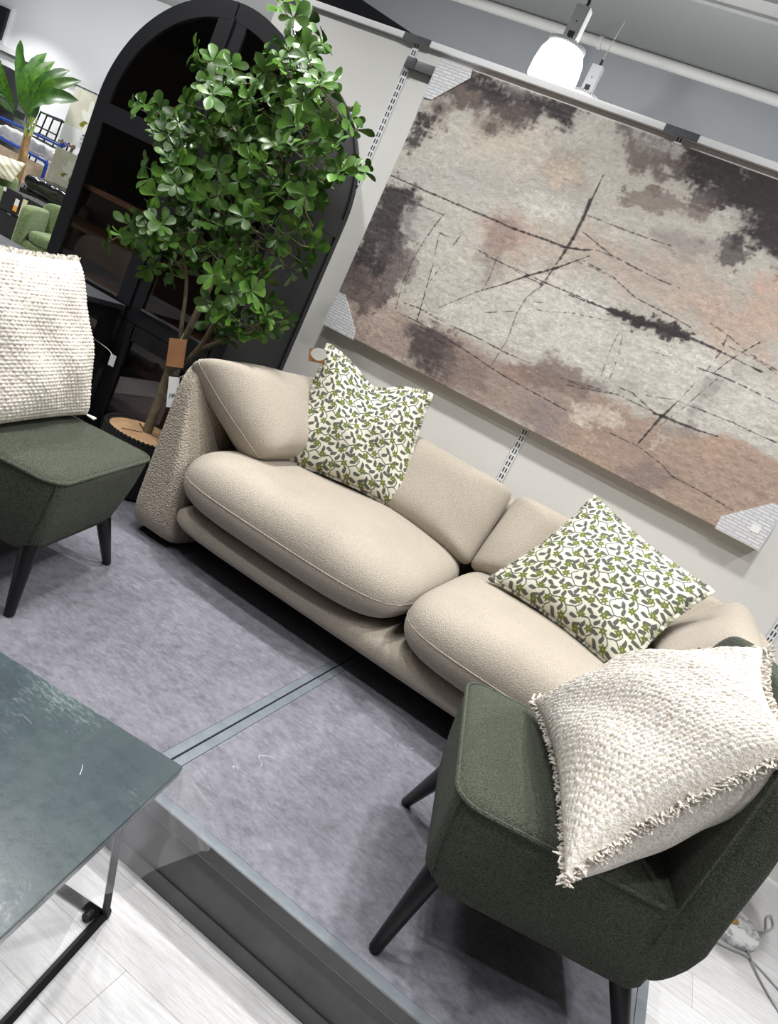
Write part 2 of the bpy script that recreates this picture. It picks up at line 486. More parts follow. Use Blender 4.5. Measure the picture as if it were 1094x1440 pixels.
MB().box(-2.028, -1.975, YW-.034, YW-.0300, 2.398, 2.448, .002).build('clip', M['connector'], br)

# ------------------------------------------------------------------ display platform, three panels
PX = (-3.19, -1.947, -.704, .539)
PL = [('left', 'grey concrete-look platform panel under the dark cabinet and the potted tree'),
      ('mid', 'grey concrete-look platform panel under the left chair and the left half of the sofa'),
      ('right', 'grey concrete-look platform panel under the right chair, its front edge beside the planks')]
for i in range(3):
    x0, x1 = PX[i]+.003, PX[i+1]-.003; y0, y1 = 1.309, 3.375
    p = thing('display_platform', PL[i][1], 'platform', (x0, y0, 0), 'platform panels')
    MB().box(x0+.006, x1-.006, y0+.006, y1, .012, PZ-.003).build('core', M['platform_side'], p, False)
    MB().box(x0+.028, x1-.028, y0+.03, y1-.03, PZ-.003, PZ).build('deck', M['platform'], p, False)
    e = MB().box(x0, x0+.0265, y0, y1, PZ-.006, PZ+.001, .0008).box(x1-.0265, x1, y0, y1, PZ-.006, PZ+.001, .0008)
    e.box(x0+.0265, x1-.0265, y0, y0+.0285, PZ-.006, PZ+.001, .0008)
    e.build('edge_trim', M['trim'], p)
    f = MB().box(x0, x1, y0-.004, y0+.003, PZ-.034, PZ+.0005, .0008)
    f.build('front_lip', M['platform_side'], p)
    MB().box(x0, x1, y0-.003, y0+.004, .002, .040, .001).build('kick_strip', M['platform_side'], p)
    MB().box(x0, x1, y0-.0043, y0-.0032, PZ-.0365, PZ-.0345).build('edge_bead', M['trim'], p, False)

# ------------------------------------------------------------------ painting
PBX0, PBX1, PBZ0, PBZ1, PBY = -1.852, .362, 1.184, 2.475, 3.33
PB_BASE = (190,185,176)
PB_POLYS = [
    ((172,168,164),0.55,0.06,1,[(-0.05,0.859),(0.391,0.968),(0.894,1.033),(0.945,0.94),(0.553,0.844),(0.031,0.704)]),
    ((196,181,165),0.5,0.1,1,[(0.185,1.081),(0.514,1.188),(0.649,1.17),(0.804,1.048),(0.578,0.968),(0.326,0.946)]),
    ((184,168,156),0.6,0.06,0.8,[(0.496,0.738),(0.714,0.821),(0.996,0.847),(1.077,0.7),(0.762,0.526),(0.604,0.609)]),
    ((176,152,140),0.7,0.03,0.6,[(0.506,0.737),(0.695,0.822),(0.736,0.779),(0.736,0.678),(0.666,0.634),(0.565,0.68)]),
    ((206,204,197),0.6,0.04,0.6,[(0.653,0.881),(0.744,0.93),(0.948,0.934),(0.963,0.907),(0.706,0.801)]),
    ((206,204,197),0.55,0.08,1,[(0.454,0.296),(0.702,0.524),(0.92,0.669),(1.172,0.71),(1.374,0.344),(1.035,0.278),(0.576,0.271)]),
    ((206,204,197),0.6,0.08,1,[(1.065,0.534),(1.292,0.615),(1.515,0.619),(1.789,0.626),(1.95,0.61),(2.095,0.355),(1.848,0.322),(1.61,0.325),(1.409,0.325),(1.2,0.289)]),
    ((184,168,156),0.75,0.06,0.8,[(0.932,0.902),(1.207,0.899),(1.377,0.92),(1.627,0.931),(1.762,0.942),(1.843,0.799),(1.561,0.674),(1.301,0.686),(1.011,0.758)]),
    ((192,163,148),0.8,0.06,0.8,[(1.61,0.909),(1.735,0.99),(1.806,0.864),(1.689,0.821)]),
    ((185,162,148),0.7,0.06,0.8,[(1.47,0.759),(1.788,0.895),(1.943,0.623),(1.765,0.64),(1.534,0.703)]),
    ((206,204,197),0.6,0.05,0.6,[(1.009,0.9),(1.156,0.917),(1.243,0.905),(1.16,0.88),(1.037,0.879)]),
    ((157,140,131),0.95,0.03,0.6,[(0.037,0.175),(0.301,0.247),(0.455,0.209),(0.661,0.196),(0.779,-0.024),(0.179,-0.021)]),
    ((157,140,131),0.95,0.035,0.5,[(0.323,0.23),(0.593,0.24),(0.915,0.242),(1.125,0.292),(1.406,0.287),(1.571,-0.013),(0.451,-0.013)]),
    ((166,146,133),0.97,0.03,0.5,[(1.215,0.26),(1.356,0.273),(1.577,0.291),(1.77,0.282),(1.877,0.328),(2.11,0.329),(2.22,0.137),(1.929,-0.001),(1.371,-0.025)]),
    ((176,151,134),0.7,0.03,0.5,[(1.718,0.255),(1.893,0.328),(2.086,0.324),(1.996,0.259),(1.814,0.234)]),
    ((196,183,172),0.8,0.03,1,[(1.247,0.202),(1.38,0.23),(1.51,0.222),(1.686,0.221),(1.64,0.179),(1.474,0.158),(1.295,0.114)]),
    ((190,178,166),0.7,0.02,0.8,[(1.249,0.173),(1.422,0.258),(1.47,0.17),(1.303,0.143)]),
    ((180,170,162),0.8,0.02,0.7,[(0.445,0.045),(0.532,0.065),(0.54,0.009),(0.462,0.013)]),
    ((60,55,56),0.75,0.04,0.8,[(0.425,0.183),(0.514,0.209),(0.635,0.185),(0.657,0.077),(0.605,0.039),(0.505,0.073)]),
    ((116,103,98),0.55,0.03,0.8,[(0.656,0.142),(0.85,0.173),(0.883,0.072),(0.681,0.055)]),
    ((150,128,118),0.7,0.02,0.6,[(0.923,0.226),(1.004,0.245),(1.029,0.18),(0.936,0.165)]),
    ((116,103,98),0.6,0.03,0.8,[(1.028,0.256),(1.184,0.291),(1.298,0.29),(1.307,0.239),(1.123,0.225)]),
    ((128,118,120),0.5,0.03,0.7,[(1.078,0.089),(1.25,0.135),(1.26,0.045),(1.112,0.028)]),
    ((125,112,108),0.55,0.03,0.8,[(1.613,0.037),(1.686,0.095),(1.786,0.103),(1.766,0.046),(1.649,0.02)]),
    ((140,134,130),0.6,0.03,0.9,[(1.296,0.316),(1.401,0.339),(1.393,0.272),(1.342,0.266)]),
    ((140,134,130),0.6,0.025,0.7,[(1.619,0.294),(1.755,0.31),(1.783,0.289),(1.666,0.256)]),
    ((140,134,130),0.55,0.02,0.7,[(1.714,0.472),(1.752,0.55),(1.782,0.539),(1.748,0.411),(1.727,0.374)]),
    ((60,55,56),0.95,0.01,0.4,[(1.255,0.603),(1.323,0.624),(1.437,0.636),(1.542,0.631),(1.499,0.616),(1.388,0.601),(1.338,0.596)]),
    ((116,103,98),0.6,0.05,1,[(0.005,0.282),(0.27,0.391),(0.259,0.328),(0.165,0.216),(0.044,0.178),(0.001,0.214)]),
    ((184,168,156),0.5,0.04,1,[(0.084,0.161),(0.276,0.296),(0.401,0.284),(0.431,0.199),(0.167,0.062)]),
    ((60,55,56),0.92,0.045,1,[(0.002,0.64),(0.027,0.711),(0.139,0.717),(0.196,0.686),(0.16,0.619),(0.177,0.546),(0.228,0.45),(0.212,0.362),(0.237,0.234),(0.152,0.189),(0.04,0.383)]),
    ((60,55,56),0.85,0.035,1,[(0.018,0.288),(0.183,0.355),(0.178,0.307),(0.124,0.265),(0.042,0.257)]),
    ((116,103,98),0.7,0.03,1,[(-0.011,0.236),(0.126,0.259),(0.142,0.2),(0.037,0.175)]),
    ((116,103,98),0.7,0.02,0.7,[(0.195,0.347),(0.233,0.376),(0.219,0.259),(0.179,0.189),(0.181,0.229)]),
    ((120,110,108),0.6,0.03,0.9,[(0.209,0.487),(0.289,0.492),(0.343,0.351),(0.24,0.308),(0.205,0.395)]),
    ((172,168,164),0.7,0.03,0.7,[(0.168,0.623),(0.2,0.678),(0.321,0.68),(0.305,0.578),(0.22,0.545)]),
    ((60,55,56),0.93,0.05,1,[(0.083,1.181),(0.154,1.284),(0.268,1.302),(0.435,1.266),(0.539,1.307),(0.673,1.303),(0.731,1.275),(0.698,1.209),(0.56,1.203),(0.456,1.194),(0.377,1.168),(0.25,1.176),(0.172,1.143)]),
    ((116,103,98),0.75,0.05,1,[(0.032,1.09),(0.096,1.176),(0.202,1.177),(0.144,1.068),(0.094,0.993)]),
    ((60,55,56),0.85,0.035,1,[(0.02,1.019),(0.072,1.053),(0.105,0.971),(0.08,0.886),(0.011,0.88)]),
    ((116,103,98),0.5,0.05,1,[(0.197,1.151),(0.342,1.165),(0.495,1.19),(0.47,1.134),(0.307,1.088)]),
    ((172,168,164),0.6,0.04,0.9,[(0.33,1.289),(0.451,1.303),(0.435,1.266),(0.365,1.26)]),
    ((60,55,56),0.97,0.05,1,[(1.13,1.278),(1.217,1.315),(1.546,1.321),(1.627,1.18),(1.534,1.174),(1.439,1.16),(1.347,1.163),(1.263,1.177),(1.165,1.216)]),
    ((112,102,98),0.85,0.04,1,[(0.922,1.282),(0.983,1.302),(1.131,1.248),(1.188,1.202),(1.1,1.163),(1.012,1.177),(0.943,1.206)]),
    ((172,168,164),0.8,0.03,0.8,[(0.973,1.276),(1.12,1.267),(1.16,1.28),(1.091,1.235)]),
    ((96,90,90),0.7,0.03,0.9,[(1.327,1.119),(1.442,1.154),(1.547,1.15),(1.647,1.144),(1.633,1.168),(1.448,1.171),(1.358,1.145)]),
    ((116,103,98),0.6,0.02,0.8,[(1.037,1.058),(1.185,1.066),(1.35,1.105),(1.389,1.09),(1.235,1.062),(1.055,1.041)]),
    ((116,103,98),0.5,0.02,0.8,[(1.037,1.058),(1.029,1.146),(1.046,1.144),(1.051,1.078)]),
    ((140,134,130),0.55,0.04,0.9,[(1.239,0.942),(1.406,0.977),(1.566,1.04),(1.629,1.006),(1.612,0.932),(1.471,0.942),(1.312,0.924)]),
    ((90,84,84),0.75,0.03,1,[(1.512,1.004),(1.622,1.018),(1.612,0.932),(1.534,0.952)]),
    ((116,103,98),0.35,0.03,0.8,[(0.606,0.746),(0.652,0.747),(0.673,0.551),(0.661,0.483),(0.638,0.474)]),
    ((116,103,98),0.3,0.03,0.8,[(0.664,1.143),(0.821,1.165),(0.923,0.98),(0.715,0.985)]),
    ((200,184,166),0.6,0.04,0.8,[(0.686,1.103),(0.825,1.158),(0.915,0.993),(0.733,0.983)]),
    ((60,55,56),.95,.05,1,[(1.45,1.16),(1.62,1.05),(1.86,.99),(2.3,.96),(2.3,1.35),(1.45,1.35)]),
    ((166,146,133),.9,.03,.5,[(1.95,-.1),(2.3,-.1),(2.3,.33),(1.95,.33)]),
]
PB_LINES = [
    (0.0039,0.0052,0.95,[(0.006,0.752),(0.333,0.75),(0.518,0.75),(0.679,0.749),(0.837,0.76),(0.925,0.762),(1.003,0.781)]),
    (0.0091,0.0078,0.95,[(0.926,0.973),(0.935,0.904),(0.936,0.807),(0.926,0.713)]),
    (0.0026,0.0065,0.9,[(0.927,1.079),(0.931,0.996),(0.935,0.927),(0.939,0.889)]),
    (0.0026,0.0039,0.8,[(0.926,0.713),(0.912,0.623),(0.898,0.582)]),
    (0.0021,0.0021,0.9,[(0.546,0.608),(0.704,0.598),(0.822,0.587),(0.905,0.585)]),
    (0.0021,0.0065,0.95,[(0.644,0.439),(0.745,0.519),(0.826,0.591),(0.935,0.675)]),
    (0.0052,0.0019,0.95,[(0.935,0.675),(1.035,0.768)]),
    (0.0026,0.0016,0.7,[(0.644,0.439),(0.514,0.307)]),
    (0.0021,0.0029,0.9,[(0.611,0.598),(0.802,0.598),(0.92,0.597),(1.08,0.601),(1.233,0.6)]),
    (0.0029,0.0052,0.9,[(1.034,0.591),(1.141,0.597),(1.239,0.6),(1.344,0.616)]),
    (0.0169,0.0104,0.95,[(1.332,0.606),(1.407,0.613),(1.478,0.624)]),
    (0.0091,0.0026,0.95,[(1.478,0.624),(1.559,0.63),(1.673,0.631),(1.756,0.627),(1.878,0.622)]),
    (0.0039,0.0026,0.6,[(1.29,0.571),(1.372,0.598)]),
    (0.0019,0.0031,0.85,[(1.02,0.741),(1.161,0.731),(1.29,0.689),(1.384,0.682),(1.465,0.678),(1.548,0.669)]),
    (0.0026,0.0019,0.8,[(0.963,0.846),(1.052,0.822),(1.12,0.805),(1.24,0.795),(1.34,0.789),(1.434,0.789)]),
    (0.0026,0.0019,0.7,[(0.903,0.754),(0.956,0.77),(1.027,0.79)]),
    (0.0021,0.0026,0.8,[(0.997,0.784),(1.063,0.802),(1.121,0.802)]),
    (0.0021,0.0021,0.7,[(0.942,0.914),(1.059,0.915),(1.196,0.918),(1.326,0.926)]),
    (0.0018,0.0018,0.85,[(1.612,0.712),(1.692,0.698),(1.79,0.668),(1.928,0.649)]),
    (0.0018,0.0018,0.85,[(1.69,0.66),(1.771,0.659),(1.852,0.655),(1.936,0.636)]),
    (0.0019,0.0019,0.85,[(1.692,0.698),(1.703,0.636),(1.691,0.542)]),
    (0.0029,0.0018,0.9,[(1.812,0.719),(1.772,0.656),(1.745,0.605),(1.721,0.548)]),
    (0.0029,0.0019,0.9,[(1.652,0.537),(1.739,0.544),(1.834,0.546),(1.915,0.543),(1.989,0.542)]),
    (0.0018,0.0018,0.6,[(1.429,0.52),(1.531,0.529),(1.512,0.609)]),
    (0.0016,0.0031,0.9,[(1.405,0.332),(1.472,0.338),(1.587,0.305),(1.624,0.301)]),
    (0.0039,0.0078,0.95,[(1.591,0.298),(1.629,0.308)]),
    (0.0078,0.0026,0.95,[(1.622,0.305),(1.712,0.31),(1.785,0.316),(1.86,0.328)]),
    (0.0026,0.0078,0.95,[(1.653,0.386),(1.639,0.335),(1.627,0.303)]),
    (0.0078,0.0026,0.95,[(1.627,0.303),(1.612,0.228),(1.596,0.148)]),
    (0.0021,0.0026,0.9,[(1.653,0.386),(1.758,0.394),(1.884,0.401),(1.996,0.401),(2.067,0.404)]),
    (0.0019,0.0019,0.7,[(1.745,0.534),(1.715,0.455),(1.686,0.372),(1.641,0.27)]),
    (0.0019,0.0019,0.8,[(1.527,0.351),(1.645,0.386)]),
    (0.0023,0.0023,0.7,[(1.676,0.48),(1.663,0.421)]),
    (0.0018,0.0018,0.5,[(1.302,0.55),(1.305,0.463),(1.324,0.348)]),
    (0.0018,0.0018,0.5,[(1.321,0.532),(1.349,0.448),(1.364,0.34)]),
    (0.0019,0.0019,0.75,[(1.474,0.149),(1.603,0.151),(1.719,0.13),(1.786,0.103)]),
    (0.0032,0.0019,0.9,[(1.786,0.103),(1.904,0.103),(1.99,0.097),(2.059,0.091)]),
    (0.0026,0.0026,0.7,[(1.212,0.267),(1.327,0.277),(1.42,0.304),(1.587,0.305)]),
    (0.0021,0.0021,0.9,[(0.342,0.258),(0.426,0.267),(0.528,0.26),(0.614,0.259)]),
    (0.0026,0.0032,0.9,[(0.614,0.259),(0.76,0.262),(0.907,0.257),(1.024,0.263)]),
    (0.0021,0.0039,0.9,[(0.335,0.206),(0.445,0.209),(0.626,0.197),(0.783,0.181)]),
    (0.0039,0.0019,0.9,[(0.783,0.181),(0.916,0.165),(1.041,0.158),(1.162,0.154),(1.299,0.15)]),
    (0.0019,0.0019,0.8,[(1.161,0.262),(1.266,0.279),(1.398,0.301)]),
    (0.0019,0.0019,0.8,[(1.208,0.247),(1.325,0.275)]),
    (0.0026,0.0026,0.85,[(0.198,0.682),(0.337,0.686),(0.319,0.627),(0.303,0.542),(0.291,0.448),(0.296,0.342)]),
    (0.0029,0.0029,0.8,[(0.359,0.599),(0.381,0.511)]),
    (0.0017,0.0017,0.8,[(0.359,0.608),(0.461,0.604)]),
    (0.0026,0.0018,0.8,[(0.457,0.629),(0.444,0.58)]),
    (0.0021,0.0021,0.75,[(0.432,0.47),(0.412,0.375),(0.428,0.295),(0.439,0.211)]),
    (0.0021,0.0021,0.8,[(0.393,0.473),(0.412,0.375),(0.443,0.213)]),
    (0.0021,0.0021,0.8,[(0.295,0.401),(0.291,0.338),(0.318,0.215)]),
    (0.0021,0.0021,0.7,[(0.306,0.386),(0.305,0.347),(0.327,0.304)]),
    (0.0026,0.0026,0.55,[(0.661,0.618),(0.672,0.521),(0.668,0.454)]),
    (0.0052,0.0026,0.45,[(0.92,0.669),(0.909,0.583),(0.869,0.511),(0.861,0.434),(0.878,0.31),(0.866,0.181)]),
    (0.0017,0.0017,0.7,[(0.721,0.373),(0.858,0.439)]),
    (0.0018,0.0018,0.7,[(0.927,0.477),(0.979,0.49),(1.074,0.526),(1.253,0.564)]),
    (0.0018,0.0018,0.6,[(0.903,0.503),(0.961,0.523)]),
    (0.0017,0.0017,0.7,[(0.974,0.726),(1.074,0.731),(1.164,0.725)]),
]
# ---- painting colours (numpy) : returns rgb array (nv,nu,3) in sRGB 0..1
def value_noise(nu, nv, fu, fv, seed):
    rng = np.random.RandomState(seed)
    g = rng.rand(int(fv)+3, int(fu)+3)
    x = np.linspace(0, fu, nu, endpoint=False)+.37; y = np.linspace(0, fv, nv, endpoint=False)+.61
    xi = x.astype(int); yi = y.astype(int); xf = x-xi; yf = y-yi
    xf = xf*xf*(3-2*xf); yf = yf*yf*(3-2*yf)
    a = g[np.ix_(yi, xi)]; b = g[np.ix_(yi, xi+1)]; c = g[np.ix_(yi+1, xi)]; d = g[np.ix_(yi+1, xi+1)]
    return (a*(1-xf)+b*xf)*(1-yf)[:, None]+(c*(1-xf)+d*xf)*yf[:, None]

def fbm(nu, nv, fu, fv, seed, oct=4):
    o = 0; amp = .5; tot = 0
    for k in range(oct):
        o = o+amp*value_noise(nu, nv, fu*2**k, fv*2**k, seed+k*17); tot += amp; amp *= .55
    return o/tot

def painting_rgb(nu, nv, W, Hh):
    S, T = np.meshgrid((np.arange(nu)+.5)/nu*W, (np.arange(nv)+.5)/nv*Hh)
    n1 = fbm(nu, nv, 9, 5, 1, 5)-.5
    n2 = fbm(nu, nv, 34, 22, 5, 4)-.5
    streak_h = fbm(nu, nv, 16, 120, 11, 3)-.5
    streak_v = fbm(nu, nv, 150, 14, 21, 3)-.5
    grain = fbm(nu, nv, 180, 110, 31, 2)-.5
    ragged = n1*.13+n2*.13+streak_h*.03+streak_v*.03+grain*.04
    col = np.zeros((nv, nu, 3)); col[:] = np.array(PB_BASE)/255.
    def sm(a, b, x):
        t = np.clip((x-a)/(b-a), 0, 1); return t*t*(3-2*t)
    def sdpoly(P):
        P = np.array(P, float); d = np.full(S.shape, 1e9); ins = np.zeros(S.shape, bool)
        for i in range(len(P)):
            a = P[i]; b = P[(i+1) % len(P)]; e = b-a
            wx = S-a[0]; wy = T-a[1]
            t = np.clip((wx*e[0]+wy*e[1])/(e@e+1e-12), 0, 1)
            d = np.minimum(d, (wx-e[0]*t)**2+(wy-e[1]*t)**2)
            c = ((a[1] > T) != (b[1] > T))
            with np.errstate(divide='ignore', invalid='ignore'):
                xx = (b[0]-a[0])*(T-a[1])/(b[1]-a[1]+1e-12)+a[0]
            ins ^= c & (S < xx)
        return np.where(ins, np.sqrt(d), -np.sqrt(d))
    for (rgb, op, soft, rag, P) in PB_POLYS:
        m = sm(-soft, soft, sdpoly(P)+ragged*rag*1.5+(.022 if sum(rgb) < 400 else 0))
        m = m*op*(1+.35*streak_h+.25*grain)
        m = np.clip(m, 0, 1)[..., None]
        col = col*(1-m)+np.array(rgb)/255.*m
    for (w0, w1, dk, P) in PB_LINES:
        n = len(P)-1
        for i in range(n):
            a = np.array(P[i]); b = np.array(P[i+1]); e = b-a
            t = np.clip(((S-a[0])*e[0]+(T-a[1])*e[1])/(e@e), 0, 1)
            dd = np.hypot(S-a[0]-e[0]*t, T-a[1]-e[1]*t)+grain*.006
            ww = w0+(w1-w0)*(i+t)/n
            m = np.clip(1.2-dd/np.maximum(ww, .0012), 0, 1)
            m = m*dk*np.clip(1.1+1.3*(n2+.06), .3, 1)
            m = m[..., None]; col = col*(1-m)+np.array((62, 56, 56))/255.*m
    # impasto, dry brush
    col = col*(1+(.07*streak_h+.05*streak_v+.12*grain+.10*n2+.06*n1)[..., None])
    rel = fbm(nu, nv, 70, 46, 77, 3)
    hl = sm(.035, .0, np.abs(rel-.5))*sm(.1, .3, fbm(nu, nv, 8, 5, 99, 2)-.35)
    col = col*(1+.10*hl[..., None])
    return np.clip(col, 0, 1)

pt = thing('wall_painting', 'large abstract beige, pink and charcoal canvas painting hung above the sofa', 'painting', ((PBX0+PBX1)/2, YW, PBZ0))
W_, H_ = PBX1-PBX0, PBZ1-PBZ0
nu, nv = 820, 478
rgb = painting_rgb(nu, nv, W_, H_)
xs = PBX0+(np.arange(nu)/(nu-1))*W_; zs = PBZ0+(np.arange(nv)/(nv-1))*H_
X_, Z_ = np.meshgrid(xs, zs)
rel = fbm(nu, nv, 90, 60, 5, 4)*.0035+fbm(nu, nv, 50, 90, 8, 2)*.0008
rel[0] = rel[-1] = 0; rel[:, 0] = rel[:, -1] = 0
V = np.stack([X_, np.full_like(X_, PBY)-rel, Z_], -1).reshape(-1, 3)
idx = np.arange(nu*nv).reshape(nv, nu)
F = np.stack([idx[:-1, :-1], idx[:-1, 1:], idx[1:, 1:], idx[1:, :-1]], -1).reshape(-1, 4)
cv = np_obj('canvas', V, F, M['canvas'], pt); set_col(cv, rgb.reshape(-1, 3))
MB().box(PBX0, PBX1, PBY+.0003, YW-.008, PBZ0, PBZ1).build('stretcher_frame', plain('canvas_edge', (150, 132, 122), .8), pt, False)
def protector(poly, label, sx, sz):
    m = MB().prism(poly, 'y', PBY-.006, YW-.006)
    return m.build('corner_protector', M['protector'], pt, False, label=label)
protector([(-1.857, 2.480), (-1.686, 2.480), (-1.677, 2.440), (-1.812, 2.301), (-1.857, 2.299)], 'upper left cardboard corner protector', -1, 1)
protector([(-1.857, 1.179), (-1.857, 1.352), (-1.811, 1.353), (-1.682, 1.223), (-1.671, 1.179)], 'lower left cardboard corner protector', -1, -1)
cp = protector([(.367, 1.179), (.182, 1.179), (.179, 1.233), (.320, 1.374), (.367, 1.373)], 'lower right cardboard corner protector with a small sticker', 1, -1)
st = MB().box(.296, .331, PBY-.0075, PBY-.0062, 1.236, 1.266).build('sticker', M['tagwhite'], cp, False)
# ------------------------------------------------------------------ sofa
sofa = thing('sofa', 'long beige boucle sofa with two seat cushions under the painting', 'sofa', (-.565, 2.7, PZ))
def soft(name, c, h, mat, n=6, k=8, m=2.2, N=14, fn=None, parent=sofa, rotx=0., rotz=0.):
    V, F = cushion_mesh(h, n, k, m, N)
    if fn is not None: V = fn(V)
    if rotx:
        cx, sx = math.cos(rotx), math.sin(rotx)
        V = np.stack([V[:, 0], V[:, 1]*cx-V[:, 2]*sx, V[:, 1]*sx+V[:, 2]*cx], 1)
    if rotz:
        cx, sx = math.cos(rotz), math.sin(rotz)
        V = np.stack([V[:, 0]*cx-V[:, 1]*sx, V[:, 0]*sx+V[:, 1]*cx, V[:, 2]], 1)
    return obj(name, V+np.array(c), F, mat, parent)
SXC = -.565
def arm(sg):
    zb, zt, y0, y1 = .205, .912, 2.285, 3.27
    def fn(V):
        x, y, z = V[:, 0], V[:, 1], V[:, 2]
        t = (z+1)/2
        th = .235-.178*t
        out = 1.178 if sg < 0 else 1.085
        xo = out-th*(1-(x+1)/2)          # x=+1 outer face
        yy = y0+(y+1)/2*(y1-y0)
        zz = zb+t*(zt-zb)+.03*np.sin(np.clip((yy-y0)/(y1-y0), 0, 1)*math.pi)*t
        return np.stack([SXC+sg*xo, yy, zz], 1)
    V, F = cushion_mesh((1, 1, 1), 9, 9, 9, 20)
    V = fn(V)
    if sg < 0: F = [f[::-1] for f in F]
    return obj('arm', V, F, M['sofa_arm'], sofa)
arm(-1); arm(1)
soft('back_frame', (SXC, 3.215, .55), (1.02, .085, .345), M['sofa'], 8, 7, 6)
soft('base_rail', (SXC, 2.75, .352), (1.0, .475, .058), M['sofa'], 14, 12, 2.6, 20)
MB().box(-1.5, .37, 2.62, 3.2, .20, .30).build('plinth', M['black_matte'], sofa, False)
for x in (-1.622, .402):
    MB().box(x-.072, x+.072, 2.345, 3.23, PZ, .209, .004).build('arm_base', M['black_matte'], sofa, False)
def seatfn(V, a, b):
    # crowned top, slight droop at the ends
    x, y, z = V[:, 0], V[:, 1], V[:, 2]
    u = x/.505
    zz = z+np.where(z > 0, .022*(1-u**2)*np.clip(z/.1, 0, 1), 0)
    zz = zz+.012*np.sin(6*u+a)*np.clip(z/.1, 0, 1)*.4
    zz = zz-.015*np.clip(-(y+.25), 0, 1)*2
    yy = y-.015*(1-u**2)*np.clip(-y/.4, 0, 1)
    return np.stack([x, yy, zz], 1)
def seat(cx, cy, cz, a, lab, hx=.512):
    h = (hx, .43, .118)
    s = soft('seat_cushion', (cx, cy, cz), h, M['sofa'], 5.5, 7, 2.3, 26, lambda V: seatfn(V, a, 0))
    # welt seam round the front and the ends
    p = []
    for i in range(41):
        t = -math.pi*.98+math.pi*.96*i/40
        c, sn = math.cos(t), math.sin(t)
        r = (abs(c)**5.5+abs(sn)**5.5)**(-1/5.5)
        p.append((c*r*h[0], sn*r*h[1], 0.))
    V = seatfn(np.array(p), a, 0)
    MB().tube([tuple(v+np.array((cx, cy, cz))) for v in V], .0022, 6).build('seam', M['sofa_seam'], s)
    return s
seat(-1.088, 2.650, .527, 0., '')
seat(-.092, 2.635, .522, 2., '', .482)
def upright(BL, BR, TR, TL, T, seed, pw=.27):
    A = [np.array(p, float) for p in (BL, BR, TR, TL)]
    N = np.cross(A[1]-A[0], A[3]-A[0]); N /= np.linalg.norm(N)
    V, F = cushion_mesh((1, 1, 1), 16, 4.0, 2.0, 22)
    u = (V[:, 0]+1)/2; v = (V[:, 1]+1)/2
    wr = .006*np.sin(V[:, 0]*4+seed)*np.cos(V[:, 1]*3+seed*2)
    B = (A[0]*((1-u)*(1-v))[:, None]+A[1]*(u*(1-v))[:, None]+A[2]*(u*v)[:, None]+A[3]*((1-u)*v)[:, None])
    o = obj('back_cushion', B+N*(V[:, 2]*T/2+wr*(V[:, 2] > -2))[:, None], F, M['sofa'], sofa)
    e = []
    for a in range(41): e.append(sup_edge(A, a/40.*.25))
    for a in range(41, 161): e.append(sup_edge(A, a/160.))
    e = [tuple(np.array(q)+N*(.006*math.sin((c[0])*4+seed)*math.cos(c[1]*3+seed*2))) for q, c in e]
    MB().tube(e, .0022, 5).build('seam', M['sofa_seam'], o)
    return o
def sup_edge(A, s):
    t = 2*math.pi*s-math.pi*.75
    c, sn = math.cos(t), math.sin(t); r = (abs(c)**16+abs(sn)**16)**(-1/16)
    x, y = c*r, sn*r; u, v = (x+1)/2, (y+1)/2
    return tuple(A[0]*(1-u)*(1-v)+A[1]*u*(1-v)+A[2]*u*v+A[3]*(1-u)*v), (x, y)
def surf_edge(BL, BR, TR, TL, U, V, ear):
    BL, BR, TR, TL = [np.array(p, float) for p in (BL, BR, TR, TL)]
    su = max(0, math.sin(math.pi*V)); sv = max(0, math.sin(math.pi*U))
    u = .5+(U-.5)*(1-ear*su**.8); v = .5+(V-.5)*(1-ear*sv**.8)
    return tuple(BL*(1-u)*(1-v)+BR*u*(1-v)+TR*u*v+TL*(1-u)*v)
upright((-1.50, 2.93, .61), (-.566, 2.915, .605), (-.574, 3.09, .945), (-1.50, 3.09, .95), .27, 1)
upright((-.566, 2.915, .605), (.37, 2.93, .61), (.37, 3.09, .955), (-.556, 3.09, .945), .27, 2)
# cushions leaning on the two arms
upright((-1.405, 3.06, .66), (-1.395, 2.46, .665), (-1.705, 2.275, .925), (-1.63, 3.08, .95), .26, 3, .30)
upright((.235, 2.46, .665), (.235, 3.06, .66), (.455, 3.08, .965), (.490, 2.30, .93), .26, 4, .30)

